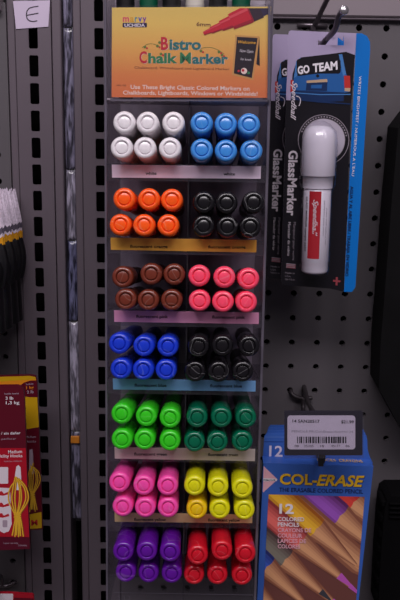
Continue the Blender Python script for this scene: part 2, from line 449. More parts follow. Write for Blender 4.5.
# header card
hm = MB(); hp = Plane(rk(0, 0, -3), RN)
hc = [hp.p(*q) for q in ((112, 7.6), (271, 6.6), (267.6, 97.8), (111.6, 97.2))]
HW = root_world(rack).inverted()
zs = [(HW @ ((p+Vector((0, 0, Z0)))*MM)).z for p in hc]
grad_mat('header_print', [(0, (226, 120, 72)), (.25, (230, 140, 78)), (.5, (238, 176, 92)), (.8, (240, 204, 106)), (1, (232, 202, 108))], a=min(zs), b=max(zs), rough=.4)
hm.slab(hc, RN, .8, 'header_print')
for n_, c in (('logo_pink', (226, 70, 110)), ('logo_yellow', (228, 170, 50)), ('logo_teal', (40, 150, 170)), ('logo_blue', (60, 80, 190)), ('logo_purple', (130, 60, 160)),
              ('logo_box', (46, 36, 70)), ('chalk_red', (205, 44, 60)), ('chalk_green', (52, 132, 86)), ('chalk_teal', (48, 120, 120)), ('marker_red', (206, 30, 52)), ('marker_red_dark', (160, 20, 44)), ('marker_red_light', (228, 80, 92)),
              ('sign_black', (34, 26, 34)), ('sign_frame', (214, 160, 92)), ('marker_body', (52, 34, 48)), ('cream_print', (246, 226, 214)), ('brown_print', (110, 62, 44)), ('leaf', (110, 130, 60))):
    mat(n_, c, .45, .35)
L1 = .12
for ch, x, m in (('m', 122.8, 'logo_pink'), ('a', 130.0, 'logo_yellow'), ('r', 134.8, 'logo_teal'), ('v', 138.2, 'logo_blue'), ('y', 142.6, 'logo_purple')):
    put_text(hm, hp, ch, (x, 21.8), (x+(6.2 if ch == 'm' else 3.8 if ch != 'r' else 2.6), 21.8), 6.8, m, L1, .02)
poly(hm, hp, rrect(122.6, 22.8, 147, 27.4, 1), 'logo_box', L1)
put_text(hm, hp, 'UCHIDA', (124.5, 26.8), (145, 26.8), 3.1, 'white_print', L1*2, .03)
# decorative title
def fancy(s_, x0, x1, y, h, first, rest, capx):
    n_ = len(s_); V, F, wd = text_mesh(s_[0], .03); ww = capx
    for dx, dy, mm_, l_ in ((.35, .3, 'cream_print', L1), (0, 0, first, L1*2)):
        put_text(hm, hp, s_[0], (x0+dx, y+dy), (x0+ww+dx, y+dy), h*1.18, mm_, l_, .014 if s_[0] == 'M' else .03)
        put_text(hm, hp, s_[1:], (x0+ww+1.2+dx, y+dy), (x1+dx, y+dy), h, mm_ if l_ == L1 else rest, l_+.01, .035)
fancy('Bistro', 161, 201, 49.4, 10.4, 'chalk_red', 'chalk_teal', 7.2)
fancy('Chalk', 139.4, 177.4, 62.8, 9.6, 'chalk_red', 'chalk_green', 7.6)
fancy('Marker', 180, 228, 63.4, 9.4, 'chalk_green', 'chalk_teal', 11)
for x, y in ((157.5, 46), (159.5, 42.6), (145, 47), (201, 51), (219, 52), (161, 54), (222, 55)):
    poly(hm, hp, circ(x, y, 1.5, 8), 'leaf', L1); poly(hm, hp, circ(x+2, y+1.2, 1.1, 8), 'chalk_red', L1)
ribbon(hm, hp, bez((142, 48), (150, 40), (160, 47)), .5, 'leaf', L1)
ribbon(hm, hp, bez((200, 49), (212, 44), (224, 54)), .5, 'leaf', L1)
put_text(hm, hp, 'Chalkboard, Whiteboard and Lightboard Marker', (134.5, 68.6), (229.5, 70.2), 2.3, 'brown_print', L1, .0)
put_text(hm, hp, 'Use These Bright Classic Colored Markers on', (130.6, 88.8), (249.5, 90.6), 4.1, 'cream_print', L1, .015)
put_text(hm, hp, 'Chalkboards, Lightboards, Windows or Windshields!', (123, 94.4), (257.5, 95.8), 3.9, 'cream_print', L1, .015)
put_text(hm, hp, '480-10B', (116.5, 86.0), (126, 86.2), 1.6, 'brown_print', L1, 0)
put_text(hm, hp, '6mm', (196.4, 26), (210.4, 26.6), 4.0, 'brown_print', L1, .015)
# picture of the red marker tip
A = Vector((203.5, 33.6)); B = Vector((268, 6.0)); ax = (B-A).normalized(); nn = Vector((-ax.y, ax.x))
def mk(t0, t1, r0, r1, m, l_=L1*2):
    q = [A+ax*t0+nn*r0, A+ax*t1+nn*r1, A+ax*t1-nn*r1, A+ax*t0-nn*r0]
    poly(hm, hp, clip([(p.x, p.y) for p in q], 112, 8.2, 268.6, 98), m, l_)
for (t0, t1, r0, r1) in ((0, 8, 1.8, 2.6), (8, 19, 3.4, 4.0), (19, 30, 5.4, 6.2), (30, 50, 8.2, 9.4)):
    mk(t0, t1, r0, r1, 'marker_red', L1*2+t0*.001)
    for side in (-1, 1):
        m_ = 'marker_red_light' if side < 0 else 'marker_red_dark'
        q = [A+ax*t0+nn*r0*side, A+ax*t1+nn*r1*side, A+ax*t1+nn*r1*side*.62, A+ax*t0+nn*r0*side*.62]
        q = [A+ax*t0+nn*r0*side*(.9 if side > 0 else .7), A+ax*t1+nn*r1*side*(.9 if side > 0 else .7), A+ax*t1+nn*r1*side*.4, A+ax*t0+nn*r0*side*.4] if side < 0 else q
        poly(hm, hp, clip([(p.x, p.y) for p in q], 112, 8.2, 268.6, 98), m_, L1*3+t0*.001)
mk(50, 62, 8.9, 8.9, 'marker_body'); mk(62, 74, 7.6, 7.6, 'logo_box'); mk(50.2, 51.4, 9.0, 9.0, 'marker_red_dark', L1*3.5)
poly(hm, hp, [(235.4, 35), (259.4, 36.4), (253.2, 80), (232, 75)], 'sign_frame', L1)
poly(hm, hp, [(237, 36.8), (257.6, 38), (251.8, 78), (233.8, 73.4)], 'sign_black', L1*2)
poly(hm, hp, [(259.4, 36.4), (259.8, 66), (256.2, 64)], 'sign_black', L1*2)
put_text(hm, hp, 'Welcome', (237.8, 43.2), (255.6, 44), 2.8, 'logo_yellow', L1*3, .02, shear=.2)
put_text(hm, hp, 'Now Open', (239.5, 52), (253.2, 53), 3, 'white_print', L1*3, .0, shear=.2)
put_text(hm, hp, 'for lunch', (240.5, 60), (251, 61), 2.4, 'white_print', L1*3, .0, shear=.2)
poly(hm, hp, circ(244, 71, 3.2, 10), 'cream_print', L1*3); poly(hm, hp, circ(243, 70.4, 1.5, 8), 'chalk_red', L1*4); poly(hm, hp, circ(238.6, 71, 1.2, 8), 'chalk_red', L1*4); poly(hm, hp, circ(248.6, 73, 1.5, 8), 'chalk_green', L1*4)
header = hm.build('header_card', rack, label='yellow and orange printed header card')
sv = MB(); sp = Plane(rk(0, 0, -5), RN)
c4 = [sp.p(*q) for q in ((110, 5.5), (270.6, 4.2), (269.2, 100.6), (110.4, 99.6))]
sv.slab(c4, RN, .5, 'sleeve_plastic')
sv.slab([sp.p(*q) for q in ((110, 98.8), (269.2, 99.6), (269.2, 101.4), (110.4, 100.8))], RN, 4, 'clear_edge')
sv.slab([sp.p(*q) for q in ((268.3, 4), (270.8, 4), (269.6, 101), (267.4, 101))], RN, 4, 'clear_edge')
sv.build('header_sleeve', rack, label='clear plastic sleeve over the header')

rbox('top_tray', (uL, uv(190, 99.5)[1], 0), (uR, uv(190, 101)[1], 60), 'smoke_plastic')
rbox('top_tray_back', (uL, vT, 60), (uR, uv(190, 101)[1], 61.5), 'smoke_plastic')
# chalk markers
RAD = 8.6
def plastic(name, c, rough=.2):
    m = mat(name, c, rough, .6, var=.06, scale=300)
    # fine pale scuffs and creases of the shrink film on the cap
    nt = m.node_tree; b = nt.nodes['Principled BSDF']; src = b.inputs['Base Color'].links[0].from_socket
    n = nt.nodes.new('ShaderNodeTexNoise'); n.inputs['Scale'].default_value = 48; n.inputs['Detail'].default_value = 0
    ad = [x for x in nt.nodes if x.bl_idname == 'ShaderNodeVectorMath' and x.operation == 'ADD'][0]
    sc_ = nt.nodes.new('ShaderNodeVectorMath'); sc_.operation = 'ADD'; sc_.inputs[1].default_value = (3, 7, 1)
    nt.links.new(ad.outputs[0], sc_.inputs[0]); nt.links.new(sc_.outputs[0], n.inputs['Vector'])
    s1 = nt.nodes.new('ShaderNodeMath'); s1.operation = 'SUBTRACT'; s1.inputs[1].default_value = .5; nt.links.new(n.outputs['Fac'], s1.inputs[0])
    s2 = nt.nodes.new('ShaderNodeMath'); s2.operation = 'ABSOLUTE'; nt.links.new(s1.outputs[0], s2.inputs[0])
    s3 = nt.nodes.new('ShaderNodeMapRange'); s3.inputs[1].default_value = .003; s3.inputs[2].default_value = .010; s3.inputs[3].default_value = .42 if 'black' in name else .28; s3.inputs[4].default_value = 0
    nt.links.new(s2.outputs[0], s3.inputs[0])
    mx = nt.nodes.new('ShaderNodeMix'); mx.data_type = 'RGBA'; nt.links.new(s3.outputs[0], mx.inputs[0]); nt.links.new(src, mx.inputs[6])
    mx.inputs[7].default_value = lin(tuple(min(255, v*.5+110) for v in c)); nt.links.new(mx.outputs[2], b.inputs['Base Color'])
    return m
caps = {'white': (232, 226, 230), 'sky': (62, 138, 216), 'orange': (255, 92, 24), 'black': (20, 18, 22), 'brown': (112, 48, 34), 'coral': (255, 76, 108),
        'blue': (26, 58, 205), 'green': (56, 208, 34), 'dark_green': (0, 100, 70), 'pink': (252, 78, 172), 'yellow': (226, 222, 18), 'amber': (240, 198, 20), 'purple': (98, 18, 156), 'red': (210, 22, 42)}
for k, c in caps.items():
    plastic('cap_'+k, c)
    bc = tuple(int(v*.8) for v in c) if k != 'white' else (206, 200, 190)
    mat('barrel_'+k, bc, .4, .5, var=.05)
mat('barrel_end', (200, 196, 200), .4)
protos = {}
def marker_proto(k):
    root = bpy.data.objects.new('chalk_marker', None); COL.objects.link(root); root.empty_display_size = .01
    c = MB(); R = RAD
    prof = [(2.0, 0.01), (2.0, 2.2), (1.0, 3.0), (1.0, 4.2), (1.55, 4.35), (1.55, 4.75), (.15, 4.9), (0, 5.4), (.1, 6.6), (.5, 7.5), (1.2, 8.15), (2.2, 8.6), (3.6, R), (38, R), (40, R-.15), (40.2, R-.9)]
    prof = [(.5, 0.01), (.35, 4.1), (.5, 4.35), (2.6, 4.45), (2.6, 5.15), (.2, 5.25), (0, 5.6), (.05, 6.4), (.4, 7.3), (1.1, 8.0), (2.2, 8.4), (3.8, R), (20, R-.15), (38, R-.4), (40, R-.55), (40.2, R-1.2)]
    c.lathe(prof, 'cap_'+k, n=32, cap=False)
    # two moulded grip notches on the cap rim
    c.build('cap', root, local=True)
    b = MB(); b.lathe([(40.2, R-1.3), (104, R-1.3), (106, R-1.9), (119, R-2.4), (121, R-3.0), (121.2, .01)], 'barrel_'+k, n=24, cap=False); b.build('barrel', root, local=True)
    t = MB(); t.lathe([(121.2, R-3.6), (124, R-3.8), (125, .01)], 'barrel_end', n=20, cap=False); t.build('end_plug', root, local=True)
    return root
RNAMES = {'white': 'white', 'sky': 'sky blue', 'orange': 'orange', 'black': 'black', 'brown': 'brown', 'coral': 'coral pink', 'blue': 'royal blue', 'green': 'bright green', 'dark_green': 'dark green', 'pink': 'hot pink', 'yellow': 'yellow', 'amber': 'amber yellow', 'purple': 'purple', 'red': 'red'}
cells = [
 ('white', '', 0, [(124, 122), (147.4, 122.4), (173.4, 122.4), (121.6, 147.4), (144.6, 147.6), (170, 148)], (222, 262)),
 ('sky', '', 0, [(201.6, 122.6), (226, 123.6), (249, 124), (201.6, 149.4), (226, 150.4), (251.6, 150.4)], (222, 262)),
 ('orange', '', 1, [(124, 198.6), (149, 199), (171.6, 199.6), (120.2, 224.6), (143.8, 225), (168.2, 225)], (225, 262)),
 ('black', 'beside the orange ones', 1, [(204, 202), (226.4, 202.6), (253.6, 202), (203.6, 225.6), (227.4, 226.6), (250.4, 226.6)], (215, 262)),
 ('brown', '', 2, [(122.4, 277), (151, 274), (174, 274.4), (125.4, 299.4), (148, 300), (171.6, 300)], (225, 262)),
 ('coral', '', 2, [(199, 275.6), (224.4, 277), (248.6, 278.6), (199.4, 300.6), (223, 301.6), (246.4, 302)], (225, 262)),
 ('blue', '', 3, [(119, 343.4), (143.6, 346), (167.8, 346.4), (120.6, 369), (143, 370), (166, 370)], (235, 262)),
 ('black', 'beside the royal blue ones', 3, [(198.4, 346.4), (222.4, 345.6), (249, 346), (195, 371.4), (218.6, 371.6), (242.8, 371.4)], (225, 262)),
 ('green', '', 4, [(121.4, 414), (146, 416.4), (170, 418), (121.6, 439.6), (144.4, 440), (169.8, 441)], (240, 255)),
 ('dark_green', '', 4, [(197, 417.6), (221.4, 417.6), (246, 418), (194.4, 442), (217.4, 442), (242.4, 441.6)], (208, 255)),
 ('pink', '', 5, [(119, 482.6), (143.4, 485.6), (167.6, 486), (122.4, 507), (145, 508), (168, 508)], (235, 250)),
 ('yellow', '', 5, [(194.4, 486), (218, 487), (242.4, 488.6), (196.6, 509.6), (219.6, 509.6), (244.4, 510.4)], (225, 250)),
 ('purple', '', 6, [(123, 552), (146.6, 551.6), (170, 552.4), (125.6, 573), (148.4, 573.6), (171.6, 574)], (206, 235)),
 ('red', '', 6, [(197.6, 555.6), (222, 551), (245.4, 554), (194, 575.4), (217.4, 575.4), (242, 576)], (200, 235)),
]
POSN = ['upper row, left', 'upper row, middle', 'upper row, right', 'lower row, left', 'lower row, middle', 'lower row, right']
shelf_v = {}
SL = hit  # alias
def axis_to(vp): return ray(*vp).normalized()
def cap_plane(vp): return axis_to(vp)
for key, note, row, pts, vp in cells:
    a = axis_to(vp)
    # cap fronts sit about 20 mm before the rack face; work in the plane across the axis
    W0 = -20.0
    pos = []
    for i, (x, y) in enumerate(pts):
        w_ = W0+random.uniform(-2.5, 1.5)-(7 if (row == 6 and i < 3) else 0)
        p = hit(x, y, RO+RN*w_, RN); pos.append([p.x, -(p-RO).dot(RUP), w_])
    # keep neighbours from cutting into one another (distances measured across the axis)
    ex = Vector((1, 0, 0))-a*a.x; ex.normalize(); ez = ex.cross(a)
    P3 = [rk(p[0]-RO.x, p[1], p[2]) for p in pos]
    dmin = 2*RAD+.25
    for it in range(200):
        for i in range(6):
            for j in range(i+1, 6):
                d = P3[j]-P3[i]; q = Vector((d.dot(ex), d.dot(ez))); L = q.length
                if L < dmin:
                    q = q/L*(dmin-L)*.5; s_ = ex*q.x+ez*q.y; P3[i] -= s_; P3[j] += s_
    low = -1e9
    for i, P in enumerate(P3):
        ck = 'amber' if (key == 'yellow' and i == 3) else key
        if ck not in protos: protos[ck] = marker_proto(ck); o = protos[ck]
        else: o = copy_tree(protos[ck])
        z = axis_to((vp[0]+(205-vp[0])*(i % 3)/2.0, vp[1])); x = ex; y = z.cross(x)
        x = y.cross(z).normalized(); y = z.cross(x); roll = random.uniform(0, 6.28)
        Mx = Matrix.Identity(3)
        xr = x*cos(roll)+y*sin(roll); yr = z.cross(xr)
        for r_ in range(3): Mx[r_][0] = xr[r_]; Mx[r_][1] = yr[r_]; Mx[r_][2] = z[r_]
        o.rotation_mode = 'XYZ'; o.rotation_euler = Mx.to_euler()
        o.location = (P+Vector((0, 0, Z0)))*MM
        nm = RNAMES[ck]
        side = 'right half of rack' if cells.index((key, note, row, pts, vp)) % 2 else 'left half of rack'
        if ck == 'amber': lab = 'amber yellow capped chalk marker, the only deeper toned one among the yellow markers'
        else: lab = '%s-capped chalk marker, %s of the six %s ones%s' % (nm, POSN[i], nm if key != 'yellow' else 'yellow', (' '+note) if note else '')
        if len(lab.split()) > 16: lab = '%s chalk marker, %s of the six %s' % (nm, POSN[i], note)
        tag(o, lab, 'marker', '%s chalk markers%s' % (RNAMES[key], ' '+note if note else ''))
        if i >= 3:
            q = P+a*((0-(P-RO).dot(RN))/a.dot(RN)); v_ = -(q-RO).dot(RUP); low = max(low, v_)
    shelf_v[row] = max(shelf_v.get(row, -1e9), low+RAD/a.dot(RN)+.15)
# shelves and their labels
for row in range(7):
    adn = axis_to((203, [262, 262, 262, 262, 255, 250, 235][row])); slope = -(adn.dot(RUP))/adn.dot(RN)
    v = shelf_v[row]+.15; mb = MB(); q = v+slope*DEP
    def S(u, w_, dv=0): return rk(u, v+slope*w_+dv+(0 if slope > 0 else 0), w_)
    V = [S(uL, -.5), S(uR, -.5), S(uR, DEP), S(uL, DEP), S(uL, -.5, 1.4), S(uR, -.5, 1.4), S(uR, DEP, 1.4), S(uL, DEP, 1.4)]
    mb.mesh(V, [[0, 1, 2, 3], [7, 6, 5, 4], [0, 4, 5, 1], [1, 5, 6, 2], [2, 6, 7, 3], [3, 7, 4, 0]], 'tray_plastic')
    mb.build('shelf', rack)
for i, (l, r, hl, hr, word, (ta, tb, ty)) in enumerate(strips):
    lp = Plane(rk(0, 0, -1.8), RN); mb = MB()
    def cor(x, y, floor_):
        u_, v_ = uv(x, y, -1.8); return rk(u_, max(v_, floor_), -1.8)
    mb.slab([cor(*l, shelf_v[i]+.4), cor(*r, shelf_v[i]+.4), lp.p(r[0]-.3, r[1]+hr), lp.p(l[0]+.3, l[1]+hl)], RN, .8, 'shelf_label_%d' % i)
    for t in (ta, tb): put_text(mb, lp, word, (t[0], ty+1.2+(t[0]-112)*.008), (t[1], ty+1.2+(t[1]-112)*.008), 3.0, 'label_ink', .15, .02)
    mb.build('shelf_label', rack, label=['pale lilac', 'mustard', 'mauve pink', 'light blue', 'pale beige', 'tan'][i]+' shelf label strip')
# thin clear lips above every label (front of each tray)
for row in range(7):
    v = shelf_v[row]; mb = MB(); mb.box((uL, v-.2, -1.2), (uR, v+13 if row < 6 else vB, -.3), 'tray_plastic', T=RT_M)
    mb.build('tray_lip', rack)
bl = MB(); lp = Plane(rk(0, 0, -2), RN)
ribbon(bl, lp, [(114, 592.5), (253, 595)], .7, 'clear_edge', .1)
for x0 in (117, 122, 127): ribbon(bl, lp, [(x0, 596), (x0+2.5, 596), (x0+2.5, 600), (x0, 600)], .5, 'clear_edge', .1)
for x0 in (140, 163, 187, 211, 234): poly(bl, lp, rrect(x0-2, 585.4, x0+2, 588, .5), 'black_print', .1)
bl.build('moulded_base_edge', rack)
# upright pens filed behind the header card
for n_, x in enumerate((121, 132, 143, 154, 166, 178, 190, 203, 216, 229, 242, 255)):
    k = ['black', 'black', 'dark_green', 'white', 'black', 'green', 'white', 'black', 'black', 'black', 'dark_green', 'black'][n_]
    k = k if k in protos else 'black'
    if n_ % 2: continue
    o = copy_tree(protos[k]); p = hit(x, -62-(n_*5) % 9, RO+RN*22, RN)
    o.rotation_euler = (pi+random.uniform(-.04, .04)*0, 0, random.uniform(0, 6)); 
    u_ = -64.5+n_*18.2*.0
    xx = rk(uL+12+n_*((uR-uL-24)/11), 0, 0).x
    o.location = (Vector((xx, p.y, p.z))+Vector((0, 0, Z0)))*MM
    nm = RNAMES[k]
    tag(o, 'upright %s-capped pen behind the header card, %s' % (nm, ['first from left', '', 'second from left', '', 'third from left', '', 'third from right', '', 'second from right', '', 'nearest the right', ''][n_]), 'marker', 'pens standing behind the header card')
# tidy: remove the unplaced copies
for o in [o for o in list(bpy.data.objects) if o.name.startswith('chalk_marker') and not o.get('label')]:
    for ch in list(o.children): bpy.data.objects.remove(ch)
    bpy.data.objects.remove(o)

# ------------------------------------------------------------------ hooks
def mmp(x, y, Y): return YP(Y).p(x, y)
def smooth_path(P, n=6):
    P = [Vector(p) for p in P]; o = []
    for i in range(len(P)-1):
        a, b, c, d = P[max(0, i-1)], P[i], P[i+1], P[min(len(P)-1, i+2)]
        for k in range(n):
            t = k/n; o.append(.5*((2*b)+(c-a)*t+(2*a-5*b+4*c-d)*t*t+(3*b-a-3*c+d)*t**3))
    o.append(P[-1]); return o
h1 = empty('peg_hook', mmp(312, 30, 0), 'steel hook with upturned tip through the blue marker cards', 'hook')
m1 = MB(); b0 = mmp(306, 24, -2); b1 = mmp(318, 26, -2)
m1.tube([b0+Vector((-8, 0, -1)), b0+Vector((20, 0, -1))], 2.2, 'steel'); m1.build('base_bar', h1)
m1 = MB(); m1.tube(smooth_path([mmp(313, 27, -3), mmp(315, 39, -30), mmp(321, 44.6, -68), mmp(327, 38.5, -82), mmp(335, 29.5, -95), mmp(338.6, 17, -104), mmp(343.6, 10.5, -110)]), 2.5, 'steel')
m1.build('product_arm', h1)
m1 = MB(); a = mmp(343.6, 10.5, -110); d = (mmp(345, 9.6, -113)-a).normalized()
m1.tube([a-d*1.5, a+d*2, a+d*3], [3.6, 3.8, 3.2], 'bright_steel', n=14); m1.build('tip', h1, label='bright steel tip')
m1 = MB(); m1.tube(smooth_path([mmp(314, 25.5, -3), mmp(316, 23, -8), mmp(322, 10, -30), mmp(329, -4, -50), mmp(345, -34, -110)]), 2.3, 'steel'); m1.build('label_arm', h1)

h2 = empty('peg_hook', mmp(302, 396, 0), 'dark steel hook above the pencil boxes, carrying the price tag', 'hook')
m1 = MB(); m1.tube(smooth_path([mmp(290.6, 390, 8), mmp(290.8, 391, -1), mmp(293.5, 395.4, -5), mmp(300, 398, -6), mmp(306, 398.4, -6), mmp(312, 397.8, -5)]), 2.1, 'dark_steel'); m1.build('base_bar', h2)
m1 = MB(); m1.tube(smooth_path([mmp(304, 398, -6), mmp(304, 387, -4), mmp(305, 390, -22), mmp(308, 402, -60), mmp(312, 410, -120), mmp(317, 417, -180), mmp(318, 416, -203.8)]), 2.1, 'dark_steel'); m1.build('label_arm', h2)
m1 = MB(); m1.tube(smooth_path([mmp(303, 398, -7), mmp(303.5, 412, -14), mmp(307, 430, -60), mmp(314, 447, -120), mmp(319, 456, -160), mmp(322, 462, -172), mmp(323, 456, -178)]), 2.2, 'dark_steel'); m1.build('product_arm', h2)

# ------------------------------------------------------------------ blister cards with glass marker
mat('card_sky', (170, 156, 188), .35, .5)
mat('card_black', (22, 19, 26), .3, .55)
mat('car_blue', (36, 92, 158), .35, .5); mat('car_blue_dark', (18, 44, 88), .35, .5); mat('car_blue_light', (70, 124, 186), .35, .5)
mat('cyan_band', (0, 110, 196), .35, .5); mat('cyan_arrow', (24, 120, 214), .35, .5)
mat('tail_red', (186, 44, 40), .4); mat('tan_print', (190, 160, 130), .4); mat('speed_red', (190, 26, 40), .4, var=.03)
mat('script_white', (216, 206, 214), .5); mat('dim_white', (150, 140, 150), .5); mat('disc_grey', (176, 168, 182), .35)
mat('pen_white', (236, 228, 240), .22, .6); mat('flag_red', (150, 60, 70), .5)
grad_mat('card_fade', [(0, (168, 150, 184)), (.45, (165, 152, 190)), (1, (108, 128, 190))], a=0, b=1)
class ShiftPlane(Plane):
    """the same artwork printed on another identical card standing elsewhere"""
    def __init__(s, base, off): s.b = base; s.off = Vector(off)
    def p(s, x, y, lift=0.): return s.b.p(x, y, lift)+s.off
BY = -82
cardn = Vector((0, 1, 0))
base_card = Plane((0, BY, 0), cardn)
def blister(pl, label, off):
    off = Vector(off)
    root = empty('blister_card', base_card.p(318, 288)+off, label, 'packaged marker', 'carded glass markers on the hook')
    mb = MB(); B_ = .6
    outl = [(291, 30.4), (362, 33.4), (367, 36), (370, 42), (370.2, 50), (355.4, 287), (352, 292), (344, 291.8), (330, 288.6), (283.5, 285), (281, 282), (288, 36), (289, 31.4)]
    hole = [(319, 38.4), (322, 37.4), (326, 39.6), (330, 37.4), (333.6, 39.6), (338, 37.2), (343, 41.2), (344, 45.4), (320, 44.8), (317.6, 42)]
    # ring of quads round the euro hole, then the rest
    o = [pl.p(x, y) for x, y in outl]
    top = [(291, 30.4), (362, 33.4), (367, 36), (370, 42), (369.6, 52), (288, 49), (288, 36), (289, 31.4)]
    # top strip with the hole: left part, right part, above, below
    def quad(q, m='card_sky'): mb.slab([pl.p(*c) for c in q], cardn, B_, m, back='white_print')
    quad([(291, 30.4), (318, 31.6), (318, 49.8), (288, 49), (288, 36), (289, 31.4)])
    quad([(344, 32.7), (356.4, 33.2), (355.2, 51.2), (344, 51)])
    quad([(318, 31.6), (344, 32.7), (343, 41.2), (338, 37.2), (333.6, 39.6), (330, 37.4), (326, 39.6), (322, 37.4), (318, 38.8)])
    quad([(318, 44.8), (344, 45.4), (344, 51), (318, 49.8)])
    poly(mb, pl, [(338, 38.6), (343.4, 43), (342.6, 45), (338, 45.2)], 'cyan_arrow', .15)
    quad([(288, 49), (318, 49.8), (344, 51), (355.2, 51.2), (350.8, 106), (286.2, 100)])
    # blue side band
    mb.slab([pl.p(*c) for c in [(356.4, 33.2), (362, 33.4), (367, 36), (370, 42), (370.2, 50), (355.4, 287), (352, 292), (344, 291.8)]], cardn, B_, 'cyan_band', back='white_print')
    # black body of the card
    quad([(286.2, 100), (350.8, 106), (344, 291.8), (330, 288.6), (283.5, 285), (281, 282)], 'card_black')
    # car
    poly(mb, pl, [(290.6, 100.4), (292.6, 74), (297, 60), (301, 57.4), (330, 54), (346, 51.8), (354.8, 55), (351, 106), (320, 104)], 'card_black', .1)
    poly(mb, pl, [(340, 53.4), (346, 52.4), (354.6, 55), (352.6, 86), (347, 80), (344, 62)], 'card_black', .14)
    poly(mb, pl, [(292.6, 92), (294, 74), (296, 72), (344, 67.6), (347, 76), (349.6, 92), (343, 93), (343, 95), (310, 95.6), (292.4, 93)], 'car_blue', .2)
    poly(mb, pl, [(291.6, 90), (344, 92.4), (343.6, 101), (318, 102.6), (291, 98)], 'car_blue_dark', .24)
    poly(mb, pl, [(294, 78), (296, 61.5), (300.5, 57.6), (301, 60), (297, 76)], 'car_blue_light', .22)
    poly(mb, pl, [(338.5, 54.4), (342.2, 54.2), (346, 74), (343, 76)], 'car_blue_light', .22)
    poly(mb, pl, rrect(296.6, 59, 340.6, 73.6, 2.5), 'card_black', .3)
    poly(mb, pl, [(300, 58.4), (312, 56.6), (330, 54.8), (338.8, 54.6), (340.8, 66), (340, 70.6), (320, 73.2), (297.4, 76), (296.6, 66)], 'card_black', .35)
    put_text(mb, pl, 'GO', (298.2, 74.2), (310, 72.2), 7.4, 'white_print', .5, .04, shear=.1)
    put_text(mb, pl, 'TEAM', (313.4, 72), (338.2, 69), 8.0, 'white_print', .5, .04, shear=.1)
    poly(mb, pl, circ(317.6, 75.8, 1.6, 10), 'card_black', .4)
    poly(mb, pl, [(306.5, 80.6), (327, 79), (327.4, 82), (306.6, 83)], 'tan_print', .4)
    poly(mb, pl, [(306.6, 83), (327.4, 82), (327, 91), (305.8, 90.4)], 'car_blue_dark', .3)
    poly(mb, pl, [(311, 85), (322, 84.6), (321.6, 88.4), (311, 88.4)], 'car_blue', .4)
    poly(mb, pl, [(343.8, 75.6), (350, 75.8), (350.4, 88), (344.4, 88)], 'tail_red', .4)
    poly(mb, pl, [(344.4, 88), (350.4, 88), (350, 91.4), (344.6, 91.2)], 'tan_print', .4)
    ribbon(mb, pl, [(291, 92.6), (320, 94.6), (350.6, 94.4)], 1.0, 'car_blue_light', .45)
    ribbon(mb, pl, [(291, 99), (320, 102), (350.6, 104)], 1.2, 'car_blue_dark', .45)
    poly(mb, pl, [(286.6, 82), (290.6, 83), (289, 98), (286, 98)], 'card_sky', .25)
    poly(mb, pl, [(290.6, 80), (293.4, 80), (293, 92), (290.4, 92)], 'tail_red', .5)
    # vertical writing (reads downwards)
    put_text(mb, pl, 'Speedball', (292.4, 81), (290.6, 120), 5.2, 'script_white', .55, .012, shear=.45)
    ribbon(mb, pl, bez((296, 96), (303, 97), (299, 106)), .8, 'script_white', .55)
    put_text(mb, pl, 'GlassMarker', (289.0, 150.4), (286.8, 215.6), 8.8, 'script_white', .5, .03)
    put_text(mb, pl, 'Marcador de vidrio', (288.2, 222), (287.2, 255.6), 2.6, 'script_white', .5, .0)
    put_text(mb, pl, 'Marqueur pour verre', (293.4, 222), (292.2, 260), 2.6, 'dim_white', .5, .0)
    poly(mb, pl, [(286.4, 263), (295.6, 264), (295.2, 268.6), (286, 267.8)], 'dim_white', .5)
    for q in range(3): ribbon(mb, pl, [(286.3, 264.4+q*1.5), (295.5, 265.2+q*1.5)], .6, 'flag_red', .6)
    for q, t_ in enumerate(('Made in', 'USA', 'Net 0.5 oz')): put_text(mb, pl, t_, (285, 273.4+q*3.2), (294.5-(q == 1)*4, 274+q*3.2), 1.7, 'dim_white', .5, 0)
    put_text(mb, pl, 'WRITES BRIGHTEST / NUMEROUS A L\'EAU', (359.0, 76), (351.6, 176), 2.5, 'white_print', .5, .0)
    put_text(mb, pl, 'AGUA Y AL AIRE LIBRE / TRABAJA EN VIDRIO', (350.4, 186), (345.2, 276), 3.0, 'car_blue_dark', .5, .02)
    poly(mb, pl, [(333, 279.6), (340.4, 280.4), (340.2, 282.2), (332.8, 281.6)], 'flag_red', .5); poly(mb, pl, [(335.6, 277), (337.8, 277), (337.4, 285.4), (335.4, 285.2)], 'flag_red', .55)
    # ring and disc
    poly(mb, pl, circ(323.5, 140, 25.6, 36), 'dim_white', .3); poly(mb, pl, circ(323.5, 140, 25.0, 36), 'card_black', .35)
    for q in range(22):
        a_ = radians(200+q*7); ribbon(mb, pl, [(323.5+23.2*cos(a_), 140+23.2*sin(a_)), (323.5+23.2*cos(a_+.06), 140+23.2*sin(a_+.06))], 1.2, 'dim_white', .45)
    poly(mb, pl, circ(323.5, 140, 21.6, 36), 'dim_white', .45); poly(mb, pl, circ(323.5, 140, 21, 36), 'disc_grey', .5)
    mb.build('printed_card', root)
    # the pen
    T0 = YP(BY-13.6).p(314.4, 272.4)+off; T1 = YP(BY-13.6).p(319.9, 125.2)+off;
    axd = (T1-T0); LN = axd.length; axd.normalize()
    yy = Vector((0, 1, 0)); yy = (yy-axd*yy.dot(axd)).normalized(); xx = yy.cross(axd)
    TM = Matrix.Identity(4)
    for r_ in range(3): TM[r_][0] = xx[r_]; TM[r_][1] = yy[r_]; TM[r_][2] = axd[r_]; TM[r_][3] = T0[r_]
    rb = 11.8
    cz = LN*.60
    p = MB(); p.lathe([(0, .01), (0, 9.2), (.8, 10.8), (2.2, 11.4), (9.8, 11.5), (10.2, rb), (cz-1, rb), (cz, rb-1)], 'pen_white', T=TM, n=36, cap=False)
    def cyl(xn, zn, r_=rb+.12):   # xn: arc position mm, zn: height mm
        a_ = xn/r_; return TM @ Vector((r_*sin(a_), -r_*cos(a_), zn))
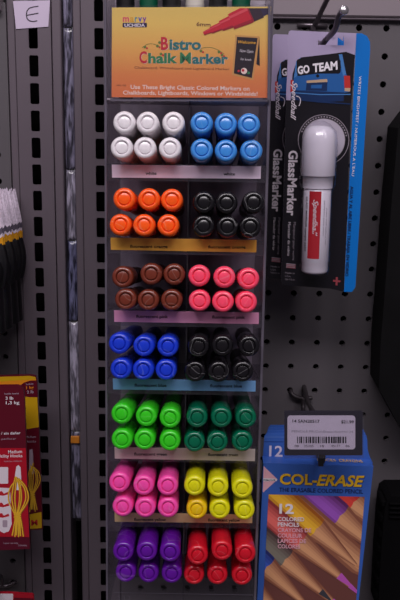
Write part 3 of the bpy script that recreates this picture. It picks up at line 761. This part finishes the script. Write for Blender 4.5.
    def patch(x0, x1, z0, z1, m, r_=rb+.1, n=8):
        for i in range(n):
            a0 = x0+(x1-x0)*i/n; a1 = x0+(x1-x0)*(i+1)/n
            p.face([cyl(a0, z0, r_), cyl(a1, z0, r_), cyl(a1, z1, r_), cyl(a0, z1, r_)], m, True)
    patch(-8.6, 2.0, 14, cz-4, 'speed_red')
    def ctext(body, zt, zb_, xoff, h, m, r_=rb+.25, bold=.01, shear=0):
        V, F, w_ = text_mesh(body, bold, shear); s_ = (zt-zb_)/w_
        p.mesh([cyl(xoff+v[1]*h/.7, zt-v[0]*s_, r_) for v in V], F, m)
    ctext('Speedball', cz-11, cz-42, -4.6, 4.2, 'white_print', bold=.01, shear=.4)
    ctext('GLASS MARKER opaque paint', cz-9, 20, -12.4, 2.4, 'card_black')
    ctext('permanent pump action', cz-12, 34, 4.6, 1.4, 'grey_print', bold=0); ctext('shake well before use', cz-18, 26, 7.2, 1.4, 'grey_print', bold=0)
    p.build('pen_barrel', root, label='white pen barrel with red label')
    p = MB(); rc = 14.4
    p.lathe([(cz-2, rb+.1), (cz-2, rc-1.6)], 'pen_white', T=TM, n=36, cap=False, smooth=False)
    p.lathe([(cz-2, rc-1.6), (cz+8, rc-1.3), (cz+8.3, rc-.4), (cz+9, rc), (LN-14, rc+.2), (LN-8, rc-.5), (LN-4, rc-2.4), (LN-1.2, rc-5.6), (LN-.2, 5), (LN, .01)], 'pen_white', T=TM, n=36, cap=False)
    p.build('pen_cap', root, label='white domed pen cap')
    # clear moulded blister round the pen
    s_ = MB(); prof = []
    nA = 14; V = []; F = []
    zz = [-3, -1.5, 0, 8, cz-5, cz+1, LN-14, LN-5, LN+1, LN+4]
    rr = [2, 9.6, 12.9, 13.2, 13.2, 15.6, 15.7, 14.4, 9, 3]
    for z_, r_ in zip(zz, rr):
        for i in range(nA+1):
            a_ = -pi/2+pi*i/nA; q = Vector((r_*sin(a_), -r_*cos(a_)*1.0, z_)); V.append(TM @ q)
    for j in range(len(zz)-1):
        for i in range(nA): b_ = j*(nA+1)+i; F.append([b_, b_+1, b_+nA+2, b_+nA+1])
    s_.mesh(V, F, 'clear_plastic', True); s_.build('clear_blister', root)
    return root
blister(ShiftPlane(base_card, (0, 0, 0)), 'front hanging card with white glass marker and GO TEAM on blue car', (0, 0, 0))
# where the rear card hangs: 30 mm nearer the board
o_ = hit(273.4, 35, Vector((0, BY+33, 0)), cardn)-base_card.p(289, 31.4)
blister(ShiftPlane(base_card, o_), 'identical blue and black marker card, half hidden behind the GO TEAM card', o_)

# ------------------------------------------------------------------ pencil boxes
mat('tag_white', (228, 214, 232), .45)
mat('box_blue', (58, 100, 186), .42, .4, var=.03, scale=20); mat('box_blue_dark', (28, 54, 124), .42, .4); mat('box_blue_light', (96, 134, 205), .42, .4)
mat('box_yellow', (242, 190, 34), .45); mat('box_navy', (20, 34, 84), .45); mat('box_green', (30, 80, 96), .45)
mat('tri_pink', (232, 176, 190), .45); mat('photo_dark', (112, 66, 60), .45); mat('photo_brown', (104, 60, 54), .45)
mat('wood', (206, 142, 100), .5, var=.1, scale=300); mat('wood_l', (232, 172, 124), .5, var=.1, scale=300); mat('wood_d', (128, 74, 58), .5, var=.1, scale=300)
BX = -165
bp = Plane((0, BX, 0), cardn)
PW, PE = 262.9, 0
def pencil_shapes(mb, pl, win):
    """printed photograph of fat colour pencils lying diagonally, clipped to the window"""
    def mixm(A_, B_, t, nm):
        k_ = 'mx_'+A_.name+'_'+B_.name+'_%d' % int(t*10)
        if k_ not in MATS:
            ca = COLS[A_.name]; cb = COLS[B_.name]; mat(k_, tuple(ca[i]*(1-t)+cb[i]*t for i in range(3)), .45)
        return MATS[k_]
    def pen(tip, ang, W, lead, body, wl=46, ll=15):
        cl, cm, cdk = body
        d = Vector((-cos(radians(ang)), -sin(radians(ang)))); n_ = Vector((-d.y, d.x)); tip = Vector(tip)
        lift = pen.k; pen.k += .05
        def q(t, s_): p = tip+d*t+n_*s_; return (p.x, p.y)
        def pf(pts, m, l_=0): 
            c_ = clip(pts, *win)
            if len(c_) >= 3: poly(mb, pl, c_, m, lift+l_)
        W2 = W/2; w1 = W2*ll/wl
        NB = 8; wl_, wm_, wd_ = MATS['wood_l'], MATS['wood'], MATS['wood_d']
        for kb in range(NB):
            s0 = -1+2*kb/NB; s1 = s0+2/NB; h = (s0+s1)/2      # print tone: light on the upper right flank, dark below
            tt = min(1, abs(h+.25)/(.75 if h < -.25 else 1.25)) ** 1.3
            mt = mixm(cl, cdk, round(tt, 1), 0); wd = mixm(wl_, wd_, round(tt, 1), 0)
            pf([q(wl+3, W2*s0), q(220, W2*s0), q(220, W2*s1), q(wl+3, W2*s1)], mt)
            # scalloped edge between paint and wood
            sc0 = 1.4*abs(sin(s0*3.2)); sc1 = 1.4*abs(sin(s1*3.2))
            pf([q(wl+3.2, W2*s0), q(wl+3.2, W2*s1), q(wl-sc1, W2*s1*.97), q(wl-sc0, W2*s0*.97)], mt, .02)
            pf([q(ll, w1*s0), q(wl+3, W2*s0), q(wl+3, W2*s1), q(ll, w1*s1)], wd)
            pf([q(0, 0), q(ll, w1*s0), q(ll, w1*s1)], lead, .01)
    pen.k = .3
    def tri(name, c):
        if name+'_m' not in MATS:
            mat(name+'_l', tuple(min(255, int(v*1.15+18)) for v in c), .4); mat(name+'_m', c, .4); mat(name+'_d', (c[0]*.6+10, c[1]*.42+8, c[2]*.5+8), .4)
        return (MATS[name+'_l'], MATS[name+'_m'], MATS[name+'_d'])
    red = tri('pc_red', (190, 48, 40)); pur = tri('pc_purple', (128, 66, 160)); yel = tri('pc_yellow', (232, 160, 34)); pnk = tri('pc_pink', (204, 92, 84))
    gry = tri('pc_grey', (104, 100, 88)); blu = tri('pc_blue', (44, 80, 180)); vio = tri('pc_violet', (196, 92, 190)); blk = tri('pc_black', (62, 62, 70)); org = tri('pc_orange', (230, 120, 40))
    wtn = (MATS['wood_l'], MATS['wood'], MATS['wood_d'])
    pen((408, 549), 41, 26, red[1], red, 72)
    pen((398, 566), 41, 27, pur[1], pur, 77)
    pen((392, 590), 41, 26, org[1], wtn, 40)
    pen((366, 600), 42, 22, vio[1], wtn, 100, 22)
    pen((362, 570), 42, 25, wtn[1], yel, 62, 8)
    pen((357, 591), 41, 24, vio[1], pnk, 76, 24)
    pen((350, 616), 41, 22, vio[1], wtn, 90, 24)
    pen((334, 603), 42, 24, blk[1], gry, 66, 18)
    pen((314, 612), 44, 24, blu[1], blu, 66, 14)
    pen((290, 622), 44, 24, org[1], org, 60, 14)
def pencil_box(off, label, art=True):
    off = Vector(off); pl = ShiftPlane(bp, off)
    root = empty('pencil_box', base_pt+off, label, 'pencil box', 'boxes of coloured pencils')
    mb = MB(); D = 15.0
    tl, tr = pl.p(263.4, 463), pl.p(373.4, 466.5); bl_, br = pl.p(256.6, 612), pl.p(357, 615)
    # true rectangle: verticals
    A_, B_, C_, D_ = tl, tr, br, bl_
    mb.slab([A_, B_, C_, D_], cardn, D, 'box_blue')
    F = pl
    # pale side lines + artwork
    if art:
        poly(mb, F, [(263.6, 466), (277.6, 479.4), (262.8, 492.6)], 'tri_pink', .1)
        poly(mb, F, [(263.2, 478), (277, 478.6), (277, 481), (263.2, 481.4)], 'white_print', .2)
        put_text(mb, F, 'PRISMACOLOR', (263.6, 480.8), (275.4, 480.8), 1.6, 'box_navy', .3, .02)
        for dx, dy, m_, l_ in ((.7, .5, 'box_navy', .2), (0, 0, 'box_yellow', .35)):
            put_text(mb, F, 'COL-', (279.6+dx, 483.8+dy), (317+dx, 484.6+dy), 10.2, m_, l_, .03)
            put_text(mb, F, 'ERASE', (316.4+dx, 485+dy), (364+dx, 486.4+dy), 10.6, m_, l_, .03, shear=.25)
        put_text(mb, F, 'THE ERASABLE COLORED PENCIL', (279, 491.4), (363, 493.4), 4.0, 'box_navy', .3, .015)
        win = (266.5, 494.6, 365, 612)
        # photograph window: four straight cuts in the card's own rectangle
        P0, P1, P2, P3 = (268.6, 494.2), (364.6, 496.8), (355.2, 612), (262.6, 610)
        # clip against a slightly tapering window by clipping to strips
        def wclip(pts):
            # half-plane clipping against the four window edges
            W4 = [P0, P1, P2, P3]; o = pts
            for i in range(4):
                a, b = W4[i], W4[(i+1) % 4]; nx, ny = -(b[1]-a[1]), (b[0]-a[0])
                def sd(p): return (p[0]-a[0])*nx+(p[1]-a[1])*ny
                r_ = []
                for j in range(len(o)):
                    p, q = o[j-1], o[j]; sp_, sq = sd(p), sd(q)
                    if sq >= 0:
                        if sp_ < 0: t = sp_/(sp_-sq); r_.append((p[0]+(q[0]-p[0])*t, p[1]+(q[1]-p[1])*t))
                        r_.append(q)
                    elif sp_ >= 0: t = sp_/(sp_-sq); r_.append((p[0]+(q[0]-p[0])*t, p[1]+(q[1]-p[1])*t))
                o = r_
                if len(o) < 3: return []
            return o
        global clip
        old = clip; clip = lambda pts, *w_: wclip(pts)
        poly(mb, F, [P0, P1, P2, P3], 'photo_dark', .15)
        pencil_shapes(mb, F, win)
        clip = old
        put_text(mb, F, '12', (279, 512.6), (293.6, 513), 9.4, 'white_print', 1.2, .03)
        for t_, y_, x1, m_ in (('COLORED', 520.2, 304, 'white_print'), ('PENCILS', 525.6, 299, 'white_print'), ('CRAYONS DE', 531.2, 311, 'tri_pink'), ('COULEUR', 536.6, 302, 'tri_pink'), ('LAPICES DE', 542, 306, 'tri_pink'), ('COLORES', 547.4, 300, 'tri_pink')):
            put_text(mb, F, t_, (277.6, y_), (x1, y_+.4), 3.9, m_, 1.25, .02)
    # printing on the top end
    zt = tl.z
    tp = MB()
    tv = [tl+Vector((1, 1, .15)), tr+Vector((-1, 1, .15)), tr+Vector((-1, D-1, .15)), tl+Vector((1, D-1, .15))]
    if art:
        V, F_, w_ = text_mesh('PENCILS  CRAYONS', .01); X0 = tl.x+46; X1 = tr.x-8
        mb.mesh([Vector((X0+v[0]*(X1-X0)/w_, tl.y+D*.35+v[1]*7.5, tr.z+.6+(tl.z-tr.z)*(1-(v[0]/w_)*.6))) for v in V], F_, 'box_yellow')
    mb.build('carton', root)
    # hang tab rising from the rear edge
    hb = MB(); q = Plane((0, BX+D-.8, 0), cardn); qs = ShiftPlane(q, off)
    zt = 432.6
    pts = [(262.8, 462), (264.4, 436)]+[(267, 433.4), (300, 433), (312, 433.2), (312, 441), (334, 441), (334, 433.8), (356, 434.4), (363, 435.6), (366.8, 438.4), (367.6, 443), (367.8, 451), (369, 456), (371.6, 462)]
    # build as strips so that the euro slot stays open
    def sl(P_, m='box_blue'): hb.slab([qs.p(*c) for c in P_], cardn, .7, m)
    sl([(262.4, 463.6), (264.4, 436), (267, 433.2), (306, 433.2), (306, 463.6)])
    sl([(306, 446), (336, 446), (336, 464.6), (306, 463.6)])
    sl([(306, 433.2), (336, 433.6), (336, 438.4), (306, 438)])
    sl([(336, 433.6), (358, 434.2), (364, 435.6), (367.2, 439), (367.6, 450), (369, 456), (371.8, 464.6), (336, 464.4)])
    if art:
        put_text(hb, qs, 'COLORS', (336, 460.4), (353.4, 461), 2.7, 'box_blue_light', .3, .01)
        put_text(hb, qs, '12', (269, 456), (282.5, 456.4), 10.5, 'tag_white', .3, .02)
        ribbon(hb, qs, [(265, 437), (306, 437)], .6, 'box_blue_light', .2); ribbon(hb, qs, [(264.4, 441.6), (284, 441.8)], .5, 'box_blue_dark', .2)
    hb.build('hang_tab', root)
    return root
base_pt = bp.p(310, 612)
pencil_box((0, 0, 0), 'front blue COL-ERASE box of twelve coloured pencils, under the price tag')
for i in range(3):
    pencil_box((3+2.2*i, 17.2*(i+1), -4.2*(i+1)), ['blue pencil box directly behind the front COL-ERASE box', 'blue pencil box, third in the stack behind the price tag', 'rearmost blue pencil box of the stack, nearest the pegboard'][i], art=(i == 0))

# ------------------------------------------------------------------ price tag
mat('tag_grey', (30, 26, 42), .4)
TY = -205; tpn = Plane((0, TY, 0), cardn)
tg = empty('price_tag', tpn.p(322, 456), 'white price label with barcode in a dark clear holder, in front of pencil boxes', 'price tag')
mb = MB(); mb.slab([tpn.p(*q) for q in rrect(284.4, 411, 362.6, 455.4, 1.2, 2)], cardn, 1.0, 'tag_grey'); mb.build('holder_back', tg)
mb = MB(); 
mb.slab([tpn.p(x, y, .4) for x, y in rrect(287.4, 415.4, 355.2, 449.2, 3)], cardn, .35, 'tag_white')
put_text(mb, tpn, '14 SAN20517', (292.4, 422.2), (319.6, 422.6), 3.0, 'black_print', .55, .02)
put_text(mb, tpn, '$21.99', (341, 423.0), (353.6, 423.2), 3.0, 'black_print', .55, .02)
put_text(mb, tpn, 'PENCILS PR.Col-Erase AsstMd 24', (291.6, 432), (353, 432.6), 2.1, 'grey_print', .55, .0)
bx = 297; k = 0
random.seed(3)
while bx < 346.5:
    w_ = random.choice((.5, .8, 1.2, 1.6)); poly(mb, tpn, [(bx, 436.4), (bx+w_, 436.4), (bx+w_, 443), (bx, 443)], 'black_print', .55)
    bx += w_+random.choice((.5, .7, 1.1))
for t_, a_, b_ in (('08', 294.6, 298.6), ('35205', 304, 313.4), ('18', 320, 324), ('05177', 331.4, 340), ('86', 345.4, 349.4)): put_text(mb, tpn, t_, (a_, 446.8), (b_, 446.9), 2.3, 'black_print', .55, .0)
mb.build('paper_label', tg)
mb = MB(); mb.slab([tpn.p(x, y, 1.6) for x, y in rrect(283.8, 410.4, 363.4, 457.6, 1.2, 2)], cardn, .4, 'clear_plastic'); mb.build('clear_cover', tg)
mb = MB(); a = tpn.p(321.5, 455); mb.box((a.x-2.2, TY, a.z-10), (a.x+2.2, TY+4, a.z+1), 'black_print', .6); mb.build('clip', tg)

# ------------------------------------------------------------------ dark goods on the right edge
mat('black_pack', (10, 9, 11), .8, .15, var=.3, scale=30); mat('black_rubber', (7, 6, 8), .85, .12)
dp = YP(-60)
pk = empty('black_hanging_pack', dp.p(410, 432), 'plain black hanging pack with slanted lower corner at the right edge', 'package')
mb = MB()
outl = [(398.5, 128), (391, 210), (385.8, 280), (380.6, 345), (379.2, 389), (390.5, 410), (403, 433), (470, 436), (500, 70), (446, 66)]  # thick body and unseen upper slope shaped to throw a diagonal shadow on board
mb.slab([dp.p(*q) for q in outl], cardn, 46, 'black_pack'); mb.build('pouch', pk)
mb = MB(); mb.slab([dp.p(x, y, -4) for x, y in ((447, 66), (500, 70), (500, 40), (452, 40))], cardn, 3, 'black_pack'); mb.build('header_flap', pk)
hh = MB(); a = dp.p(474, 56); hh.tube(smooth_path([(a.x, 6, a.z+3), (a.x, -30, a.z+2), (a.x, -70, a.z+1), (a.x, -80, a.z+10)]), 2.2, 'steel')
hh.build('peg_hook', label='steel hook holding the plain black pack, at the right edge', cat='hook')
rp = YP(-40)
rb_ = empty('ribbed_black_case', rp.p(400, 612), 'black ribbed case standing low at the right edge, below the black pack', 'case')
mb = MB()
body = [(387, 500), (385, 508), (383.6, 520), (380.6, 560), (378, 612), (450, 612), (450, 496), (392, 496.6)]
mb.slab([rp.p(*q) for q in body], cardn, 39.6, 'black_rubber'); mb.build('shell', rb_)
for i in range(7):
    mb = MB(); y0 = 505+i*15.4; x0 = 383.6-(y0-505)*.062
    a = rp.p(x0, y0); mb.box((a.x-1.6, -38, a.z-3.2), (a.x+.6+6, -12, a.z+3.2), 'black_rubber', 1.0); mb.build('rib', rb_)
for i in range(4):
    mb = MB(); y0 = 503+i*4.5; a = rp.p(389, y0); mb.box((a.x, -43, a.z-.8), (a.x+60, -40, a.z+.8), 'black_rubber', .5); mb.build('ridge', rb_)
# ------------------------------------------------------------------ gloves
mat('knit_white', (214, 200, 216), .9, .1, var=.22, scale=420, bump=.8); mat('knit_grey', (92, 84, 98), .9, .1, var=.2, scale=420, bump=.6); mat('knit_gold', (214, 150, 36), .9, .1, var=.15, scale=420, bump=.6)
mat('nitrile_black', (13, 11, 15), .42, .5, var=.25, scale=120, bump=.5)
def glove(Y, xr, ytop, ybend, yend, label, tilt=0.):
    """hanging knit glove: ribbed cuff up, coated palm and fingers down; right edge at pixel xr"""
    pl = YP(Y); top = pl.p(xr, ytop); be = pl.p(xr+1, ybend); en = pl.p(xr+5, yend)
    W = 88; cx = top.x-W/2; root = empty('work_glove', (cx, Y, en.z), label, 'glove', 'black and white work gloves on a hook')
    H = top.z-be.z
    # cuff: corrugated flattened tube
    def ring_tube(z0, z1, nz, wfun, dfun, m, rib=0., top_wave=0.):
        n = 96; V = []; F = []
        for j in range(nz+1):
            t = j/nz; z = z0+(z1-z0)*t
            for i in range(n):
                a_ = 2*pi*i/n; rr = 1+rib*cos(a_*24)*.5
                x = cx+wfun(t)*(abs(cos(a_))**.8*(1 if cos(a_) > 0 else -1))*(1+rib*.1*cos(a_*24)); y = Y+dfun(t)*sin(a_)*rr+rib*1.5*cos(a_*24)*(1 if sin(a_) > 0 else -1)
                zz = z+(top_wave*cos(a_*24)*(1-t)**4 if j < 3 else 0)+1.1*cos(a_*24)*(1 if m is not None and 'knit' in str(m) else 0)
                V.append((x, y, zz))
        for j in range(nz):
            for i in range(n): F.append([j*n+i, (j+1)*n+i, (j+1)*n+(i+1) % n, j*n+(i+1) % n])
        mb.mesh(V, F, m, True)
    mb = MB(); zt, zb = top.z, be.z; L = zt-zb
    ring_tube(zt, zt-L*.68, 14, lambda t: W/2*(.88+.12*t), lambda t: 6.5+1.5*t, 'knit_white', .14, 1.2)
    ring_tube(zt-L*.68, zt-L*.80, 4, lambda t: W/2*(1.0), lambda t: 8, 'knit_grey', .10)
    ring_tube(zt-L*.80, zt-L*.86, 3, lambda t: W/2*(1.0), lambda t: 8.1, 'knit_white', .10)
    ring_tube(zt-L*.86, zb-1, 4, lambda t: W/2*(1.01), lambda t: 8.3, 'knit_gold', .08)
    mb.build('cuff', root, label='white knit cuff with grey and gold bands')
    mb = MB(); z1 = en.z; PL = (zb-z1)*.5
    ring_tube(zb+1, zb-PL, 8, lambda t: W/2*(1.0+.08*sin(pi*t)), lambda t: 8.6+1.2*sin(pi*t), 'nitrile_black', .03)
    # fingers: long tapered tubes rooted in the palm
    for k_ in range(4):
        fx = cx-W/2+11+k_*22.0; ln = [.9, 1.0, .97, .82][k_]*(zb-PL-z1)+10
        P = [Vector((fx, Y, zb-PL+14)), Vector((fx, Y, zb-PL-2)), Vector((fx+.6, Y-1.5, zb-PL-ln*.4)), Vector((fx+1.2, Y-2.5, zb-PL-ln*.75)), Vector((fx+1.4, Y-2, zb-PL-ln+4)), Vector((fx+1.4, Y-2, zb-PL-ln+1)), Vector((fx+1.4, Y-2, zb-PL-ln))]
        mb.tube(smooth_path(P, 4), [8.6]*20+[8, 7.2, 5.6, 4, 2.6], 'nitrile_black', n=14)
    P = [Vector((cx+W/2-12, Y, zb-12)), Vector((cx+W/2-10, Y-3, zb-26)), Vector((cx+W/2-16, Y-4, zb-44)), Vector((cx+W/2-20, Y-4, zb-58))]
    mb.tube(smooth_path(P, 5), [9.5]*10+[9, 9, 8.6, 8, 6.5, 4], 'nitrile_black', n=14)
    mb.build('coated_palm', root, label='black rubber coated palm and fingers')
    return root
glove(-14, 20.5, 190.5, 237, 318, 'black coated work glove with white knit cuff, rearmost of the hanging bunch')
glove(-38, 16.5, 191.5, 239, 320, 'black coated work glove with white knit cuff, second from back of bunch')
glove(-62, 10, 193, 241, 325, 'black coated work glove with white knit cuff, second from front of bunch')
glove(-86, 2.5, 192, 244, 330, 'black coated work glove with white knit cuff, frontmost of the hanging bunch')
gh = MB(); a = YP(0).p(-46, 200)
gh.tube(smooth_path([(a.x, 6, a.z), (a.x, -30, a.z), (a.x, -95, a.z-2), (a.x, -108, a.z+8)]), 2.2, 'steel'); gh.build('peg_hook', label='steel hook through the cuffs of the work gloves', cat='hook')

# ------------------------------------------------------------------ red hook packs
mat('pack_maroon', (92, 8, 30), .38, .5); mat('pack_red', (172, 16, 38), .38, .5); mat('pack_dark', (84, 10, 34), .38, .5); mat('pack_yellow', (205, 160, 20), .4, .4); mat('pack_orange', (226, 140, 30), .4, .4)
mat('cord_yellow', (232, 180, 42), .6); mat('cord_shadow', (150, 100, 26), .6); mat('pack_white', (226, 214, 222), .4); mat('pack_grey', (170, 150, 165), .4); mat('pack_blue_grey', (126, 124, 150), .5)
def cordbundle(mb, pl, cx, y0, y1, s=1.):
    ym = y0+(y1-y0)*.62
    rnd = random.Random(int(cx*10))
    for i in range(7):
        b_ = -9+i*3.3+rnd.uniform(-1, 1); t_ = y0+rnd.uniform(-2, 3)
        P = [(cx-1+rnd.uniform(-2, 2), t_), (cx+b_*s*.8, y0+(ym-y0)*.25), (cx+b_*s*1.0, y0+(ym-y0)*.6), (cx+(i-3)*.7*s-1, ym)]
        P = [(v.x, v.y) for v in smooth_path([(p[0], p[1], 0) for p in P], 4)]
        ribbon(mb, pl, [(x+.4, y+.3) for x, y in P], 1.5*s, 'cord_shadow', .35+i*.03); ribbon(mb, pl, P, 1.05*s, 'cord_yellow', .36+i*.03)
        P = [(cx+(i-3)*.7*s-1, ym), (cx+(i-3)*1.0*s, ym+5), (cx+(i-3)*1.7*s+rnd.uniform(-1, 1), y1-rnd.uniform(0, 3))]
        ribbon(mb, pl, [(x+.4, y) for x, y in P], 1.6*s, 'cord_shadow', .35+i*.03); ribbon(mb, pl, P, 1.1*s, 'cord_yellow', .36+i*.03)
    for q in range(3): ribbon(mb, pl, [(cx-4.2*s, ym-2+q*2.0+rnd.uniform(-.4, .4)), (cx+3.2*s, ym-1.6+q*2.0)], 1.3, 'cord_yellow', .65+.02*q)
P2 = YP(-58)
r2 = empty('hook_package', P2.p(20, 531), 'dark red and yellow hook pack, half hidden behind the bright red pack', 'package')
mb = MB(); F = P2
mb.slab([F.p(*q) for q in [(-50, 379), (-20, 376.5), (30, 375), (35.6, 376), (37, 380), (42.6, 529.4), (30, 530.4), (-46, 532)]], cardn, 3, 'pack_maroon')
poly(mb, F, [(-49, 380), (-20, 377.4), (30, 375.8), (35.6, 377), (36.2, 380.4), (30, 380.6), (24, 382.6), (18, 387), (14, 394), (-49, 397)], 'pack_orange', .12)
poly(mb, F, [(-49, 380), (-20, 377.4), (30, 375.8), (35.6, 377), (36.0, 379.4), (26, 379.8), (-49, 385)], 'pack_yellow', .14)
poly(mb, F, [(24, 396.4), (30, 397.2), (37.2, 397.2), (39, 427), (25.4, 429.4)], 'pack_yellow', .14)
put_text(mb, F, 'holds', (26.2, 385), (33.6, 384.4), 1.6, 'pack_grey', .2, .01)
put_text(mb, F, '1 kg', (26.4, 389.2), (33.8, 388.6), 3.0, 'pack_orange', .2, .02); put_text(mb, F, '2 lb', (27, 393.4), (33.8, 393), 2.8, 'pack_grey', .2, .02)
put_text(mb, F, 'Medium', (26, 438), (36, 437.6), 2.4, 'pack_grey', .2, .0); put_text(mb, F, 'Hooks', (26, 442.6), (36, 442.2), 2.2, 'pack_grey', .2, .0)
poly(mb, F, [(29.4, 449.6), (32.6, 449.2), (34.2, 474), (29, 474)], 'pack_grey', .3)
cordbundle(mb, F, 33, 464, 512, .62)
poly(mb, F, [(29.6, 514), (41.6, 511.6), (42, 527.6), (30.4, 528.6)], 'pack_yellow', .9)
put_text(mb, F, 'M', (31.6, 525), (38, 524.6), 5.4, 'speed_red', 1.0, .03)
mb.build('printed_card', r2)
P1 = YP(-98)
r1 = empty('hook_package', P1.p(5, 550), 'bright red hook pack marked 3 lb 1,3 kg with yellow cord picture', 'package')
mb = MB(); F = P1
mb.slab([F.p(*q) for q in [(-60, 386.4), (17, 385.6), (21, 386.6), (23.2, 389.4), (24.2, 395), (29.8, 549), (5, 550), (-56, 550)]], cardn, 4, 'pack_maroon')
poly(mb, F, [(-58, 448), (25.9, 448), (29.2, 537), (-56, 536)], 'pack_red', .12)
poly(mb, F, [(-56, 536), (29.2, 538), (29.8, 549), (-56, 550)], 'pack_dark', .13)
put_text(mb, F, 'holds hasta', (4.6, 394.6), (18.8, 394), 1.7, 'pack_grey', .2, .01)
put_text(mb, F, '3 lb', (5.6, 399.6), (13.4, 399.4), 3.0, 'white_print', .2, .015); put_text(mb, F, '1,3 kg', (6, 404.2), (19.4, 403.8), 3.0, 'white_print', .2, .015)
put_text(mb, F, 'Damage-free Hanging / sin dañar', (-40, 436.0), (20.6, 434.0), 2.6, 'white_print', .2, .01)
put_text(mb, F, 'Decora y organiza sin perforar', (-38, 440.6), (16.2, 439.4), 1.8, 'pack_grey', .2, 0)
put_text(mb, F, 'Medium', (8.2, 453.4), (22, 452.8), 3.2, 'white_print', .2, .01); put_text(mb, F, 'Utility Hooks', (-2, 457.6), (22.4, 457), 3.0, 'white_print', .2, .01)
put_text(mb, F, 'Ganchos medianos', (4, 462), (22, 461.6), 1.6, 'pack_grey', .2, 0); 
poly(mb, F, rrect(-12, 467, 8.2, 483.6, 1), 'pack_white', .2)
poly(mb, F, [(8.6, 467.4), (-12, 484), (-12, 488), (-2, 488), (10.6, 533), (12, 520), (12, 490), (9.6, 470)], 'pack_red', .14)
poly(mb, F, [(-12, 487), (10, 488), (11.8, 524), (9, 531), (4, 533), (0, 531), (-12, 520)], 'pack_white', .22)
for yy in (492, 503.5, 514): 
    poly(mb, F, [(-6, yy), (2, yy-1), (4, yy+1.5), (8.6, yy-.6), (9.4, yy+2), (3, yy+3.6), (-6, yy+2.4)], 'speed_red', .3)
poly(mb, F, rrect(2.6, 520, 7.4, 527, 1), 'pack_grey', .3)
poly(mb, F, [(16.4, 466.4), (18.6, 465), (20.6, 467), (21.6, 484), (21.2, 490), (15.6, 490), (16.6, 480), (14.6, 478)], 'pack_white', .3)
cordbundle(mb, F, 18, 478, 537, .98)
put_text(mb, F, 'Indoor use only', (3.6, 543.8), (18, 543.6), 1.6, 'pack_grey', .3, 0); put_text(mb, F, '2 Hooks', (18.4, 546), (27, 545.9), 1.8, 'pack_grey', .3, 0)
mb.build('printed_card', r1)
a = YP(0).p(-22, 392); hk = MB(); hk.tube(smooth_path([(a.x, 6, a.z), (a.x, -40, a.z), (a.x, -110, a.z-2), (a.x, -122, a.z+8)]), 2.2, 'steel')
hk.build('peg_hook', label='steel hook through the tops of the red hook packs', cat='hook')
# lowest hook and the pack on it
hb = empty('peg_hook', YP(0).p(6, 583), 'dark steel hook at the lower left corner, below the red packs', 'hook')
mb = MB(); q = YP
mb.tube(smooth_path([q(8).p(15, 581.6), q(-3).p(14.6, 582), q(-6).p(10, 585), q(-6).p(3, 586), q(-6).p(-6, 584.6), q(-2).p(-10, 582), q(8).p(-10, 582)]), 2.0, 'steel'); mb.build('base_bar', hb)
mb = MB(); mb.tube(smooth_path([q(-6).p(3, 586), q(-7).p(1, 577), q(-20).p(0, 578), q(-60).p(-4, 590), q(-90).p(-8, 600)]), 2.2, 'steel'); mb.build('product_arm', hb)
P3 = YP(-50)
r3 = empty('small_package', P3.p(10, 640), 'red pack with white top panel peeping in at the bottom left corner', 'package')
mb = MB(); mb.slab([P3.p(*c) for c in [(-50, 592.4), (10, 593), (32, 594.4), (33.6, 596), (36, 640), (-50, 640)]], cardn, 3, 'pack_red')
poly(mb, P3, [(-50, 593), (13, 593.6), (13.6, 639), (-50, 639)], 'pack_white', .15); poly(mb, P3, [(14, 597.6), (33.4, 598.2), (33.6, 600.6), (14, 600)], 'pack_maroon', .15)
mb.build('printed_card', r3)

# ------------------------------------------------------------------ light
wd = bpy.data.worlds.new('world'); sc.world = wd; wd.use_nodes = True
bg = wd.node_tree.nodes['Background']; bg.inputs[0].default_value = (.80, .72, .86, 1); bg.inputs[1].default_value = .09
def area(name, loc, target, sx, sy, power, col=(1, .93, .98)):
    l = bpy.data.lights.new(name, 'AREA'); l.shape = 'RECTANGLE'; l.size = sx; l.size_y = sy; l.energy = power; l.color = col
    o = bpy.data.objects.new(name, l); COL.objects.link(o); o.location = loc
    o.rotation_euler = (Vector(target)-Vector(loc)).to_track_quat('-Z', 'Y').to_euler(); return o
K = 1.0
area('ceiling_lamp', (-.15, -1.25, 2.45), (-.08, 0, 1.5), 1.2, .35, 17*K)
area('ceiling_lamp', (-1.1, -1.2, 2.8), (-.1, 0, 1.4), .3, 1.6, 6*K)
area('ceiling_lamp', (.8, -1.2, 2.8), (-.1, 0, 1.3), .3, 1.6, 9*K)
area('back_aisle_lamp', (-.3, 1.2, 2.6), (-.25, .1, 1.3), .3, 1.2, 12*K)

sc.view_settings.view_transform = 'Standard'; sc.view_settings.look = 'None'; sc.view_settings.gamma = 1; sc.view_settings.use_curve_mapping = False
sc.view_settings.exposure = 0.0
